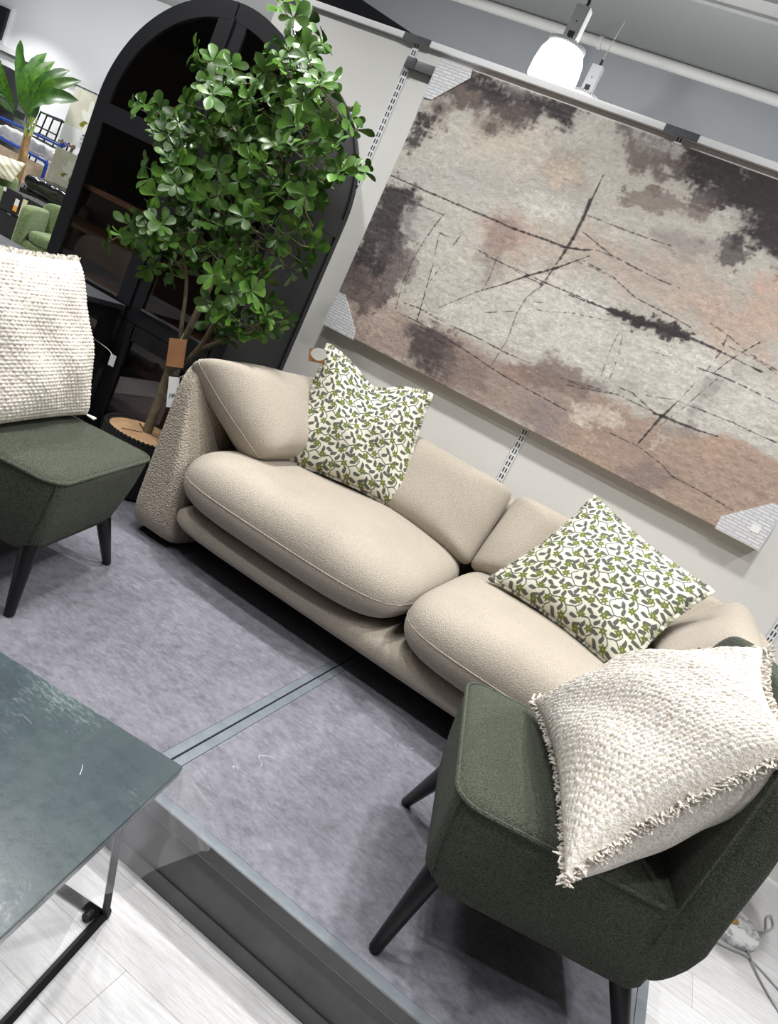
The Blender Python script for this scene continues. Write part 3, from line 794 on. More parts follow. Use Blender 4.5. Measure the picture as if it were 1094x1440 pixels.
# ------------------------------------------------------------------ scatter cushions: floral
def floral_tile(n=224, size=.122):
    yy, xx = np.meshgrid((np.arange(n)+.5)/n, (np.arange(n)+.5)/n, indexing='ij')
    base = np.zeros((n, n, 3)); base[:] = (.84, .83, .775)
    leafc = np.array((.355, .365, .335)); fl = np.array((.47, .505, .285)); fl2 = np.array((.33, .37, .20)); fl3 = np.array((.60, .63, .40))
    def wrap(d): return d-np.round(d)
    def put(mask, c):
        base[:] = base*(1-mask[..., None])+np.array(c)*mask[..., None]
    def sm(d, w=.006): return np.clip(.5-d/w, 0, 1)
    def stem(pts, w):
        P, _ = spline([(a, b, 0) for a, b in pts], .1, 10)
        for i in range(len(P)-1):
            a = P[i]; b = P[i+1]; ex, ey = b.x-a.x, b.y-a.y; L = ex*ex+ey*ey+1e-9
            wx = wrap(xx-a.x); wy = wrap(yy-a.y)
            t = np.clip((wx*ex+wy*ey)/L, 0, 1)
            put(sm(np.hypot(wx-ex*t, wy-ey*t)-w), leafc)
    def leaf(cx, cy, ang, L=.10, w=.034):
        wx = wrap(xx-cx); wy = wrap(yy-cy)
        c, s = math.cos(ang), math.sin(ang)
        p = (wx*c+wy*s)/L; q = (-wx*s+wy*c)+.022*np.sin(p*2.2)
        d = np.abs(q)-w*np.clip(1-p*p, 0, 1)*(1-.35*p)
        d = np.where(np.abs(p) > 1, .05, d); put(sm(d), leafc)
        put(sm(np.abs(q)-.0025, .004)*(np.abs(p) < .6)*.5, (.52, .53, .49))
    def flower(cx, cy, r, a0):
        wx = wrap(xx-cx); wy = wrap(yy-cy); rr = np.hypot(wx, wy); th = np.arctan2(wy, wx)+a0
        R = r*(.80+.20*np.cos(6*th))
        put(sm(rr-R), fl); put(sm(np.abs(rr-R+.012)-.007)*.65, fl2)
        put(sm(np.abs(np.sin(3*th))*rr-.006)*(rr < R*.85)*(rr > r*.3)*.55, fl2)
        put(sm(np.abs(rr-r*.33)-.009)*.7, fl2); put(sm(rr-r*.2), fl3)
    stem([(-.1, .30), (.08, .36), (.25, .28), (.42, .36), (.58, .30), (.74, .38), (.90, .30), (1.08, .36)], .0115)
    stem([(-.1, .82), (.10, .76), (.27, .84), (.44, .76), (.60, .84), (.78, .77), (.90, .82), (1.10, .76)], .0115)
    stem([(.25, .28), (.30, .16), (.22, .06)], .010); stem([(.74, .38), (.80, .52), (.70, .60)], .010)
    stem([(.27, .84), (.18, .94), (.24, 1.04)], .010); stem([(.44, .76), (.40, .62), (.30, .56)], .010)
    stem([(.58, .30), (.66, .20), (.62, .10)], .010); stem([(.90, .82), (.96, .70), (.90, .62)], .010)
    for L in [(.06, .20, 1.9), (.16, .45, 1.0), (.34, .22, .5), (.40, .47, 2.3), (.52, .20, 2.0), (.66, .44, .9), (.82, .22, .6), (.90, .46, 2.2),
              (.03, .64, .8), (.18, .66, 2.2), (.34, .70, .6), (.36, .94, 1.0), (.54, .68, 2.1), (.52, .94, 2.4), (.70, .90, .8), (.84, .92, 2.1), (.80, .66, .4), (.99, .92, 1.2),
              (.50, .56, .3), (.12, .08, .2), (.42, .06, 2.8), (.76, .06, .3), (.95, .12, 1.2), (.04, .50, .2), (.60, .58, 1.3), (.28, .40, 1.6)]:
        leaf(*L, L=.088, w=.046)
    for f in [(.20, .20, .4), (.30, .60, .2), (.62, .08, 0), (.70, .54, .7), (.92, .34, .5), (.46, .34, .1), (.10, .86, .6), (.62, .80, .3), (.98, .04, .2), (.90, .70, .8)]:
        flower(f[0], f[1], .090, f[2])
    return base
FT = floral_tile()
def floral_col(x, y, size=.19):
    n = FT.shape[0]
    fx = (x/size) % 1*n; fy = (y/size) % 1*n
    i = fx.astype(int) % n; j = fy.astype(int) % n; i2 = (i+1) % n; j2 = (j+1) % n
    a = (fx-np.floor(fx))[:, None]; b = (fy-np.floor(fy))[:, None]
    return (FT[j, i]*(1-a)+FT[j, i2]*a)*(1-b)+(FT[j2, i]*(1-a)+FT[j2, i2]*a)*b
def floral(label, BL, BR, TR, TL, T, seed, dent, ear):
    c = np.mean([BL, BR, TR, TL], 0)
    root = thing('floral_cushion', label, 'cushion', (c[0], c[1], min(BL[2], BR[2])), 'floral cushions on the sofa')
    o, surf, N = pillow4('cover', BL, BR, TR, TL, T, M['floral'], root, n=330, ear=ear, pw=.42, dent=dent, seed=seed, wr=.005,
                         back_n=330, colfn=floral_col)
    # stitched flange that runs round the edge, a little ragged
    V = []; F = []; C = []
    rng = np.random.RandomState(seed+5)
    per = []
    U, Vv, P = surf(90, 1)
    per = [P[0, i] for i in range(91)]+[P[j, 90] for j in range(1, 91)]+[P[90, 90-i] for i in range(1, 91)]+[P[90-j, 0] for j in range(1, 90)]
    ctr = P.mean((0, 1)); n = len(per)
    for i in range(n):
        p = per[i]; tang = per[(i+1) % n]-per[i-1]; tang = tang/(np.linalg.norm(tang)+1e-9)
        d = np.cross(tang, N); d /= np.linalg.norm(d)
        if d @ (p-ctr) < 0: d = -d
        wv = .003*math.sin(i*.9)+.003*rng.randn()
        for off, k in ((-.006, .0035), (.011+.004*rng.rand(), .0025), (.011, -.0025), (-.006, -.0035)):
            V.append(p+d*off+N*(k+wv*.6))
    for i in range(n):
        for k in range(4):
            a = i*4+k; b = i*4+(k+1) % 4; c2 = ((i+1) % n)*4+(k+1) % 4; d2 = ((i+1) % n)*4+k
            F.append((a, b, c2, d2))
    fo = np_obj('flange', np.array(V), np.array(F), M['floral'], root)
    tt = np.linspace(0, 2.2, len(V)); set_col(fo, floral_col(tt, rng.rand(len(V))*.01+.02)*.97)
    return root, N
fl1, N1 = floral('floral green and cream cushion with dented top edge and paper tag, on the sofa',
             (-1.445, 2.67, .650), (-.907, 2.87, .672), (-1.066, 2.99, 1.146), (-1.534, 2.86, 1.140), .19, 3, .115, .10)
fl2, N2 = floral('floral green and cream cushion tipped on one corner, right on the sofa',
             (-.43, 2.73, .665), (.132, 2.55, .662), (.250, 2.78, 1.017), (-.265, 2.95, 1.095), .20, 8, .0, .09)
# swing tag on the first floral cushion
cT = np.array((-1.548, 2.84, 1.105))
def card(name, c, ux, uz, w, h, mat, parent, th=.0008, label=None):
    ux = Vector(ux).normalized(); uz = Vector(uz); uz = (uz-ux*uz.dot(ux)).normalized(); n = ux.cross(uz)
    v = []
    for sgn in (-1, 1):
        for (a, b) in ((-.5, -.5), (.5, -.5), (.5, .5), (-.5, .5)):
            v.append(Vector(c)+ux*a*w+uz*b*h+n*sgn*th)
    return MB().raw(v, [(3, 2, 1, 0), (4, 5, 6, 7), (0, 1, 5, 4), (1, 2, 6, 5), (2, 3, 7, 6), (3, 0, 4, 7)]).build(name, mat, parent, False, label=label)
card('paper_tag', (-1.530, 2.800, 1.085), (.9, .1, .25), (-.35, -.2, .8), .075, .055, M['kraft'], fl1, label='brown card swing tag')
hv = MB()
hp = [(.026*math.cos(t)*(1+.12*math.cos(2*t)), .026*math.sin(t)) for t in np.linspace(0, 2*math.pi, 20, endpoint=False)]
ux = Vector((.9, .1, .25)).normalized(); uz = Vector((-.3, -.2, .9)); uz = (uz-ux*uz.dot(ux)).normalized(); nn = ux.cross(uz)
hc = Vector((-1.518, 2.795, 1.098))
hv.raw([hc+ux*a*1.25+uz*b+nn*.012 for a, b in hp]+[hc+ux*a*1.25+uz*b+nn*.0135 for a, b in hp],
       [tuple(range(20)), tuple(range(39, 19, -1))]+[(i, 20+i, 20+(i+1) % 20, (i+1) % 20) for i in range(20)])
hv.build('sticker', M['tagwhite'], fl1, False, label='white round sticker over the card tag')

# ------------------------------------------------------------------ slipper chairs
def make_chair(label):
    t = thing('slipper_chair', label, 'chair', (0, 0, 0), 'green slipper chairs')
    # seat body: lofted rounded rectangle tapering downwards
    def ring(z, xf, xb, hy, r, n=8):
        pts = []
        for cx, cy, a0 in ((xf-r, hy-r, 0), (xb+r*.4, hy-r*.4, 90), (xb+r*.4, -hy+r*.4, 180), (xf-r, -hy+r, 270)):
            rr = r if cx > 0 else r*.4
            for k in range(n+1):
                a = math.radians(a0+90*k/n); pts.append((cx+rr*math.cos(a), cy+rr*math.sin(a), z))
        return pts
    prof = [(.170, .185, -.235, .185, .05), (.163, .198, -.255, .205, .06), (.172, .222, -.268, .226, .06), (.200, .236, -.272, .244, .06),
            (.290, .252, -.265, .268, .06), (.380, .262, -.255, .283, .06), (.410, .264, -.25, .286, .06), (.4195, .260, -.25, .283, .06),
            (.428, .238, -.25, .262, .06), (.436, .17, -.24, .20, .06), (.440, .08, -.20, .11, .05)]
    rings = [ring(*p) for p in prof]; n = len(rings[0]); v = [p for r in rings for p in r]; f = []
    for i in range(len(rings)-1):
        for k in range(n): f.append((i*n+k, i*n+(k+1) % n, (i+1)*n+(k+1) % n, (i+1)*n+k))
    f.append(tuple(range(n-1, -1, -1))); f.append(tuple((len(rings)-1)*n+k for k in range(n)))
    s = MB().raw(v, f).build('seat', M['green'], t, True, 75)
    rg = ring(.4165, .2655, -.20, .2875, .06)
    path = [p for p in rg if True]
    # piping along both sides and the front
    order = [p for p in rg if p[0] > -.21]
    order = sorted(order, key=lambda p: math.atan2(p[1], p[0]))
    MB().tube(order, .0052, 6).build('piping', M['green_seam'], s)
    for sg in (-1, 1):
        MB().tube([(.252, sg*.268, .41), (.243, sg*.256, .31), (.222, sg*.236, .215), (.205, sg*.215, .175)], .0022, 5).build('corner_seam', M['green_seam'], s)
    # back: one padded slab from the seat underside to the top, leaning back
    def bfn(V):
        x, y, z = V[:, 0], V[:, 1], V[:, 2]
        tt = (z+1)/2
        zz = .172+tt*.70
        hy = np.interp(zz, [.172, .30, .42, .60, .80, .88], [.215, .268, .300, .305, .302, .300])
        th = np.interp(zz, [.172, .35, .6, .85], [.075, .125, .115, .085])
        fx = np.interp(zz, [.172, .42, .75, .85], [-.236, -.200, -.214, -.232])
        xx = fx-th*(1-(x+1)/2)-.018*(y**2)*0
        return np.stack([xx, y*hy, zz], 1)
    V, F = cushion_mesh((1, 1, 1), 5, 7, 8, 18)
    # y-z outline squarish with rounded top corners
    b = obj('backrest', bfn(V), F, M['green'], t)
    for sg in (-1, 1):
        pts = [(-.240, sg*.222, .185), (-.222, sg*.266, .30), (-.203, sg*.301, .42), (-.208, sg*.304, .6), (-.216, sg*.296, .78)]
        MB().tube(pts, .003, 5, smooth_n=4).build('side_seam', M['green_seam'], b)
    for sx, fx, fy, tx, ty in ((1, .253, .270, .205, .200), (-1, -.330, .262, -.235, .190)):
        for sg in (-1, 1):
            MB().tube([(fx, sg*fy, 0), (fx-.002*sx, sg*(fy-.001), .004), (tx, sg*ty, .19)], [.012, .0145, .026], 14).build('leg', M['black_metal'], t)
    return t
def place(r, x, y, rot): r.location = (x, y, PZ); r.rotation_euler = (0, 0, rot)
def dup(root, label):
    r = root.copy(); COL.objects.link(r); r['label'] = label
    for ch in list(root.children):
        c = ch.copy(); COL.objects.link(c); c.parent = r
        for g in list(ch.children):
            d = g.copy(); COL.objects.link(d); d.parent = c
    return r
chR = make_chair('dark green boucle slipper chair at the right, its back to the planks')
chL = dup(chR, 'dark green boucle slipper chair at the left, in front of the dark cabinet')
RR, RL = math.atan2(-.276, -.961), math.radians(16.6)
place(chR, .1075, 1.7075, RR); place(chL, -1.6755, 1.662, RL)
def loc2w(p, x, y, rot):
    c, s = math.cos(rot), math.sin(rot)
    return (x+c*p[0]-s*p[1], y+s*p[0]+c*p[1], PZ+p[2])
WR = lambda p: loc2w(p, .1075, 1.7075, RR)
WL = lambda p: loc2w(p, -1.6755, 1.662, RL)

# ------------------------------------------------------------------ white woven cushions
def weave_rel(a, b, px=.017, py=.0105):
    def f(x, y):
        row = np.floor(y/py); fy = y/py-row
        jit = np.sin(row*12.9898)*43758.5453; jit = jit-np.floor(jit)
        fx = x/px+.5*(row % 2)+jit*.35+.15*np.sin(y*40+x*13)
        col = np.floor(fx); r = np.sin(col*78.233+row*37.719)*43758.5453; r = r-np.floor(r)
        return (.0018+.0034*r)*np.abs(np.sin(math.pi*fx))**.6*np.sin(math.pi*fy)**.7
    return f
def woven(label, BL, BR, TR, TL, T, seed, ear, flip, fringe_edges, pw=.42, dent=0.):
    c = np.mean([BL, BR, TR, TL], 0)
    root = thing('woven_cushion', label, 'cushion', (c[0], c[1], min(p[2] for p in (BL, BR, TR, TL))), 'white woven cushions on the green chairs')
    o, surf, N = pillow4('cover', BL, BR, TR, TL, T, M['weave'], root, n=340, ear=ear, pw=pw, seed=seed, wr=.006, back_n=60,
                         relief=weave_rel(0, 0), flip=flip, dent=dent, bulge_back=1.3)
    U, V, P = surf(60, 1)
    rng = np.random.RandomState(seed)
    edges = {'bottom': [P[0, i] for i in range(61)], 'right': [P[i, 60] for i in range(61)],
             'top': [P[60, i] for i in range(61)], 'left': [P[i, 0] for i in range(61)]}
    ctr = P.mean((0, 1)); m = MB()
    for e in fringe_edges:
        pts = edges[e]; cnt = 330
        for k in range(cnt):
            s = rng.rand()*59.99; i = int(s); p = pts[i]*(1-(s-i))+pts[i+1]*(s-i)
            tg = pts[i+1]-pts[i]; tg /= np.linalg.norm(tg)
            d = np.cross(tg, N); d /= np.linalg.norm(d)
            if d @ (p-ctr) < 0: d = -d
            L = .006+.010*rng.rand()
            q = d*L+tg*.010*rng.randn()+N*.006*rng.randn()
            p = p+N*.004*rng.randn()
            m.tube([p-d*.006, p+q*.55+N*.003*rng.randn(), p+q], [.0030, .0027, .0014], 4)
    m.build('fringe', M['weave'], root, True, 80)
    return root
wv1 = woven('white chunky woven cushion with frayed edges on the right green chair',
            WR((.060, .425, .452)), WR((-.245, .252, .812)), WR((-.200, .035, .915)), WR((.100, -.225, .470)), .28, 4, .12, 1, ('bottom', 'left', 'top', 'right'), dent=-.028)
wv2 = woven('white chunky woven cushion standing on the left green chair',
            WL((-.020, -.25, .445)), WL((-.008, .285, .445)), WL((-.180, .235, .905)), WL((-.19, -.25, .88)), .20, 6, .03, 1, ('top',), .36)
tu = MB(); rq = np.random.RandomState(9)
for k in range(26):
    p = Vector(WL((-.008, .285, .447))); d = Vector((.6*rq.rand()+.2, .5*rq.rand()+.2, -.15*rq.rand())).normalized()
    tu.tube([p-d*.012, p+d*.014, p+d*(.022+.014*rq.rand())], [.0032, .003, .0014], 4)
tu.build('corner_tuft', M['weave'], wv2, True, 80)
# ------------------------------------------------------------------ coffee table under clear film, lower left
ex = Vector((.985, .171, 0)); ey = Vector((.171, -.985, 0)); TC = Vector((-.517, 1.117, .469))   # far right corner
ct = thing('coffee_table', 'low table with a scratched dark slate top on thin black sled legs', 'table', (TC.x-.5, TC.y-.4, 0))
TM = Matrix(((-ex.x, ey.x, 0, TC.x), (-ex.y, ey.y, 0, TC.y), (0, 0, 1, 0), (0, 0, 0, 1)))   # local: +x away from the corner to the left, +y towards the viewer
TL_, TD_ = 1.25, .78
MB().box(0, TL_, 0, TD_, .447, .469, .0025, TM).build('tabletop', M['tabletop'], ct)
fr = MB().box(.06, TL_-.06, .05, .072, .425, .447, 0, TM).box(.06, TL_-.06, TD_-.072, TD_-.05, .425, .447, 0, TM)
fr.build('under_frame', M['black_metal'], ct)
def P(a, b, z): return TM @ Vector((a, b, z))
def bar(p0, p1, w=.009):
    return p0, p1, w
for k, (xa, xt) in enumerate(((.037, .075), (TL_-.037, TL_-.075))):
    m = MB()
    f0, f1 = P(xa, -.063, .009), P(xa, TD_+.06, .009)
    t0, t1 = P(xt, .055, .436), P(xt, TD_-.055, .436)
    for a, b in ((f0, f1), (f0, t0), (f1, t1), (t0, t1)):
        m.tube([a, b], .0105, 4)
    for q in (f0, f1, t0, t1): m.lathe([(.001, -.0115), (.010, -.010), (.012, 0), (.010, .010), (.001, .0115)], q, 10)
    m.build('sled_leg', M['black_metal'], ct, True, 30)
for b in (-.056, TD_+.052):
    MB().tube([P(.045, b, .012), P(TL_-.045, b, .012)], .010, 4).build('stretcher', M['black_metal'], ct, True, 30)
for a in (.060, TL_-.060):
    MB().lathe([(.001, -.010), (.010, -.010), (.011, 0), (.010, .010), (.001, .010)], P(a, -.036, .011), 14,
               Matrix.Rotation(math.pi/2, 4, 'X')).build('levelling_knob', M['black_metal'], ct)
# film: lies over the top and hangs from the right edge, flaring at the corner
fm = []; ff = []
ns, nh = 60, 14
rng = np.random.RandomState(3)
def drop(s): return .118+.030*math.sin(s*9+.6)+.02*math.sin(s*21)
for i in range(ns+1):
    s = i/ns*.78
    for j in range(nh+1):
        h = j/nh
        flare = (.020+.075*math.exp(-s/.11))*h**1.2+.010*math.sin(s*34+2*h)*h
        d = drop(s)*h
        fm.append(P(-.0025-flare, s, .4715-d))
for i in range(ns):
    for j in range(nh):
        a = i*(nh+1)+j; ff.append((a, a+1, a+nh+2, a+nh+1))
# fan of folds round the corner
k0 = len(fm); na = 24
for i in range(na+1):
    a = i/na
    for j in range(nh+1):
        h = j/nh
        ang = math.radians(-4+96*a)                       # from along the right edge round to the back edge
        d = Vector((-math.cos(ang), -math.sin(ang)*.9, 0))
        rad = (.098+.014*math.sin(a*17))*h**1.2*(1-.75*max(0, a-.35)/.65)
        drp = (.118+.022*math.sin(a*7+1))*h*(1-.25*a)
        q = P(-.0025+d.x*rad, -.001+d.y*rad, .4715-drp); fm.append(q)
for i in range(na):
    for j in range(nh):
        a = k0+i*(nh+1)+j; ff.append((a, a+1, a+nh+2, a+nh+1))
film = obj('plastic_film', fm, ff, M['film'])
tag(film, 'clear plastic film hanging from the corner and edge of the low slate table', 'film')

# ------------------------------------------------------------------ arched display cabinet
CX, CR, CY0, CY1, CS = -2.6, .6, 2.86, 3.375, 1.665
cab = thing('arched_cabinet', 'tall black arched cabinet with two glazed doors, behind the potted tree', 'cabinet', (CX, 3.1, PZ))
def arch(r, zb, n=40, xc=CX):
    return [(xc+r, zb)]+[(xc+r*math.cos(t), CS+r*math.sin(t)) for t in np.linspace(0, math.pi, n+1)]+[(xc-r, zb)]
def ring_extrude(o, i, y0, y1, name, mat, parent):
    n = len(o); v = [(p[0], y0, p[1]) for p in o]+[(p[0], y0, p[1]) for p in i]+[(p[0], y1, p[1]) for p in o]+[(p[0], y1, p[1]) for p in i]
    f = []
    for k in range(n-1):
        f += [(k, k+1, n+k+1, n+k), (2*n+k, 3*n+k, 3*n+k+1, 2*n+k+1), (k, 2*n+k, 2*n+k+1, k+1), (n+k, n+k+1, 3*n+k+1, 3*n+k)]
    f += [(0, n, 3*n, 2*n), (n-1, 3*n-1, 4*n-1, 2*n-1)]
    return MB().raw(v, f).build(name, mat, parent, True, 35)
ring_extrude(arch(CR, PZ), arch(CR-.028, PZ), CY0+.022, CY1, 'carcass', M['black'], cab)
MB().prism(arch(CR-.027, PZ+.01), 'y', CY1-.02, CY1-.008).build('back_panel', M['brown_in'], cab, False)
MB().box(CX-CR+.028, CX+CR-.028, CY0+.022, CY1-.02, PZ, PZ+.05).build('floor_board', M['black'], cab, False)
# moulding: the bands on the outside of the right flank and the front edge of the arch
ring_extrude(arch(CR+.007, PZ), arch(CR-.004, PZ), CY1-.035, CY1-.001, 'edge_moulding', M['black'], cab)
MB().box(CX+CR-.002, CX+CR+.006, CY0+.03, CY1-.035, 1.575, 1.665).build('side_rail', M['black'], cab, False)
for z in (.84, 1.26, 1.62):
    MB().box(CX-CR+.03, CX+CR-.03, CY0+.06, CY1-.02, z, z+.022).build('shelf', M['brown_in'], cab, False)
# drawer fronts low inside, seen dimly through the lower panes
for sg in (-1, 1):
    for z in (.30, .56):
        MB().box(CX+min(sg*.03, sg*.55), CX+max(sg*.03, sg*.55), CY0+.12, CY1-.03, z, z+.22, .004).build('drawer', M['brown_in'], cab)
fw_ = .078
for sg in (-1, 1):
    # upper door
    d = MB()
    xo, xi = CX+sg*CR, CX+sg*.0035
    zb = .80
    outer = [(CX+sg*CR*math.cos(t), CS+CR*math.sin(t)) for t in np.linspace(0, math.pi/2-.006, 26)]
    inner = [(CX+sg*(CR-fw_)*math.cos(t), CS+(CR-fw_)*math.sin(t)) for t in np.linspace(0, math.pi/2-.006, 26)]
    n = 26; y0, y1 = CY0, CY0+.021
    v = [(p[0], y0, p[1]) for p in outer+inner]+[(p[0], y1, p[1]) for p in outer+inner]; f = []
    for k in range(n-1):
        f += [(k, k+1, n+k+1, n+k), (2*n+k, 3*n+k, 3*n+k+1, 2*n+k+1), (k, 2*n+k, 2*n+k+1, k+1), (n+k, n+k+1, 3*n+k+1, 3*n+k)]
    f += [(0, n, 3*n, 2*n), (n-1, 3*n-1, 4*n-1, 2*n-1)]
    d.raw(v, f)
    X = lambda a, b: (min(a, b), max(a, b))
    d.box(*X(xo, xo-sg*fw_), y0, y1, zb, CS+.001)
    d.box(*X(xi, xi+sg*fw_), y0+.0006, y1, zb, CS+CR-.02)
    d.box(*X(xi+sg*fw_*.9, xo-sg*fw_*.9), y0, y1, zb, zb+.075)
    door = d.build('upper_door', M['black'], cab, True, 30)
    MB().box(*X(xi+sg*fw_*.95, xo-sg*fw_*.95), y0+.001, y1, 1.575, 1.665).build('door_rail', M['black'], door, False)
    MB().box(*X(xi+sg*fw_, xo-sg*fw_), y0-.004, y0+.004, zb+.073, zb+.082).build('glazing_bead', M['greywood'], door, False)
    hp = [(CX+sg*(CR-fw_*.5)*math.cos(t), CS+(CR-fw_*.5)*math.sin(t)) for t in np.linspace(0, math.pi/2-.02, 26)]
    MB().prism([(xi+sg*fw_*.5, 1.62), (hp[0][0], 1.62)]+hp+[(xi+sg*fw_*.5, CS+CR-fw_*.5)], 'y', y0+.009, y0+.013).build('arched_pane', M['glass'], door, False)
    MB().box(*X(xi+sg*fw_*.5, xo-sg*fw_*.5), y0+.009, y0+.013, zb+.03, 1.62).build('tall_pane', M['glass'], door, False)
    # lower door
    l = MB(); z0, z1 = PZ+.055, zb-.004
    l.box(*X(xo, xo-sg*fw_), y0, y1, z0, z1).box(*X(xi, xi+sg*fw_), y0, y1, z0, z1)
    l.box(*X(xi+sg*fw_*.9, xo-sg*fw_*.9), y0, y1, z1-.075, z1).box(*X(xi+sg*fw_*.9, xo-sg*fw_*.9), y0, y1, z0, z0+.075)
    ld = l.build('lower_door', M['black'], cab, True, 30)
    MB().box(*X(xi+sg*fw_*.5, xo-sg*fw_*.5), y0+.009, y0+.013, z0+.04, z1-.04).build('lower_pane', M['glass'], ld, False)
MB().box(CX-.012, CX+.012, CY0-.010, CY0-.001, .86, 2.20).build('meeting_strip', M['black'], cab, False)
MB().box(CX-CR, CX+CR, CY0+.01, CY0+.04, PZ, PZ+.053).build('base_rail', M['black'], cab, False)

# ------------------------------------------------------------------ side table in front of the cabinet's left door
sd = thing('side_table', 'dark table with a grey wood top, between the left chair and the arched cabinet', 'table', (-3.1, 2.6, PZ))
sx0, sx1, sy0, sy1 = -3.75, -2.585, 2.20, 2.832
MB().box(sx0, sx1, sy0, sy1, .838, .862, .003).build('tabletop', M['greywood'], sd)
MB().box(sx0+.01, sx1-.012, sy0+.01, sy1-.012, .775, .838).build('apron', M['black_matte'], sd, False)
MB().box(sx0+.03, sx1-.03, sy0+.03, sy1-.03, .50, .522).build('lower_shelf', M['greywood'], sd, False)
for a in (sx0+.012, sx1-.067):
    for b in (sy0+.012, sy1-.067):
        MB().box(a, a+.055, b, b+.055, PZ, .776).build('leg', M['black_matte'], sd, False)
pt2 = thing('price_tag', 'small white price tag on a string, hanging at the corner of the grey topped table', 'tag', (-2.45, 2.72, .60))
MB().tube([(-2.60, 2.72, .672), (-2.56, 2.735, .665), (-2.50, 2.73, .66), (-2.462, 2.72, .652)], .0022, 5, smooth_n=4).build('string', M['string'], pt2)
card('card', (-2.448, 2.718, .628), (1, 0, .05), (-.15, 0, 1), .034, .052, M['tagwhite'], pt2)

# ------------------------------------------------------------------ potted tree
tree = thing('potted_tree', 'tall leafy artificial tree in a round black pot between cabinet and sofa', 'tree', (-2.0, 2.57, PZ))
pc = (-2.02, 2.585, 0)
MB().lathe([(.001, PZ), (.135, PZ), (.150, PZ+.02), (.172, .36), (.178, .44), (.176, .466), (.158, .466), (.156, .45)], pc, 44).build('pot', M['wicker'], tree, True, 60)
sc = MB()
for k in range(56):
    a = 2*math.pi*k/56
    sc.lathe([(.001, -.0085), (.006, -.007), (.0085, 0), (.006, .007), (.001, .0085)], (pc[0]+.175*math.cos(a), pc[1]+.173*math.sin(a), .466), 8)
sc.build('scalloped_rim', M['wicker'], tree)
wd = MB().lathe([(.001, .448), (.157, .448), (.157, .4625), (.150, .4655), (.001, .4655)], pc, 44).build('wooden_disc', M['wood_disc'], tree, True, 50)
sl = MB()
for a in (.6, 2.6, 4.4):
    sl.box(.02, .12, -.004, .004, .4652, .4664, 0, Matrix.Translation(pc) @ Matrix.Rotation(a, 4, 'Z'))
sl.build('disc_slots', M['black_matte'], wd, False)
BR_ = {
 'trunk': ([(-2.03, 2.60, .45), (-2.037, 2.603, .626), (-2.043, 2.604, .774), (-2.033, 2.6, .892)], (.021, .0175)),
 'A': ([(-2.034, 2.6, .87), (-2.061, 2.586, .974), (-2.069, 2.571, 1.047), (-2.101, 2.557, 1.152), (-2.186, 2.543, 1.285), (-2.269, 2.529, 1.429), (-2.37, 2.514, 1.593), (-2.432, 2.5, 1.682)], (.010, .003)),
 'B': ([(-2.033, 2.6, .88), (-2.021, 2.602, .962), (-2.017, 2.603, 1.05), (-2.009, 2.605, 1.142), (-2.012, 2.607, 1.256), (-1.987, 2.608, 1.333), (-1.976, 2.61, 1.416), (-1.928, 2.612, 1.482), (-1.901, 2.613, 1.636), (-1.933, 2.615, 1.781), (-1.98, 2.617, 1.961), (-2.023, 2.618, 2.111), (-2.046, 2.62, 2.2)], (.0165, .003)),
 'C': ([(-2.040, 2.6, .76), (-1.964, 2.583, .831), (-1.917, 2.567, .911), (-1.883, 2.55, 1.011), (-1.872, 2.533, 1.108), (-1.789, 2.517, 1.229), (-1.704, 2.5, 1.333)], (.014, .004)),
 'C2': ([(-1.925, 2.572, .90), (-1.838, 2.56, .968), (-1.76, 2.54, 1.033), (-1.677, 2.52, 1.112), (-1.601, 2.5, 1.186)], (.010, .003)),
 'left': ([(-2.10, 2.565, 1.15), (-2.213, 2.537, 1.196), (-2.271, 2.493, 1.207), (-2.367, 2.45, 1.223)], (.006, .003)),
 'mid': ([(-2.011, 2.6, 1.202), (-2.074, 2.575, 1.428), (-2.11, 2.55, 1.667), (-2.234, 2.525, 1.84), (-2.329, 2.5, 1.922)], (.009, .003)),
 'right': ([(-1.934, 2.62, 1.483), (-1.795, 2.597, 1.591), (-1.691, 2.573, 1.689), (-1.584, 2.55, 1.767)], (.007, .003)),
 'right2': ([(-1.924, 2.62, 1.715), (-1.833, 2.61, 1.854), (-1.734, 2.6, 1.937)], (.006, .003)),
 'right3': ([(-1.98, 2.6, 1.333), (-1.787, 2.55, 1.428), (-1.6, 2.5, 1.533)], (.007, .003)),
}
tips = []
for nm, (pts, (r0, r1)) in BR_.items():
    n = len(pts); rad = [r0+(r1-r0)*i/(n-1) for i in range(n)]
    m = MB().tube(pts, rad, 9, smooth_n=5)
    m.build('trunk' if nm == 'trunk' else 'branch', M['bark'], tree, True, 80)
    if nm != 'trunk':
        q, _ = spline(pts, r0, 6); k0 = {'A': 18, 'B': 44, 'C': 20, 'C2': 10, 'mid': 10}.get(nm, 4)
        tips += [tuple(p) for p in q[k0:]]
CROWN = [(-2.02, 2.221), (-1.938, 2.18), (-1.92, 2.094), (-1.81, 2.075), (-1.747, 2.004), (-1.667, 1.938), (-1.576, 1.783), (-1.605, 1.679), (-1.613, 1.566), (-1.678, 1.457), (-1.687, 1.338), (-1.63, 1.224), (-1.63, 1.14), (-1.746, 1.03), (-1.80, 1.09), (-1.859, 1.207), (-1.985, 1.231), (-2.102, 1.20), (-2.186, 1.118), (-2.313, 1.081), (-2.50, 1.18), (-2.51, 1.25), (-2.364, 1.31), (-2.278, 1.343), (-2.417, 1.502), (-2.50, 1.69), (-2.46, 1.734), (-2.366, 1.696), (-2.36, 1.76), (-2.264, 1.786), (-2.381, 1.90), (-2.37, 1.95), (-2.222, 1.93), (-2.108, 1.97), (-2.055, 2.04), (-2.09, 2.16)]
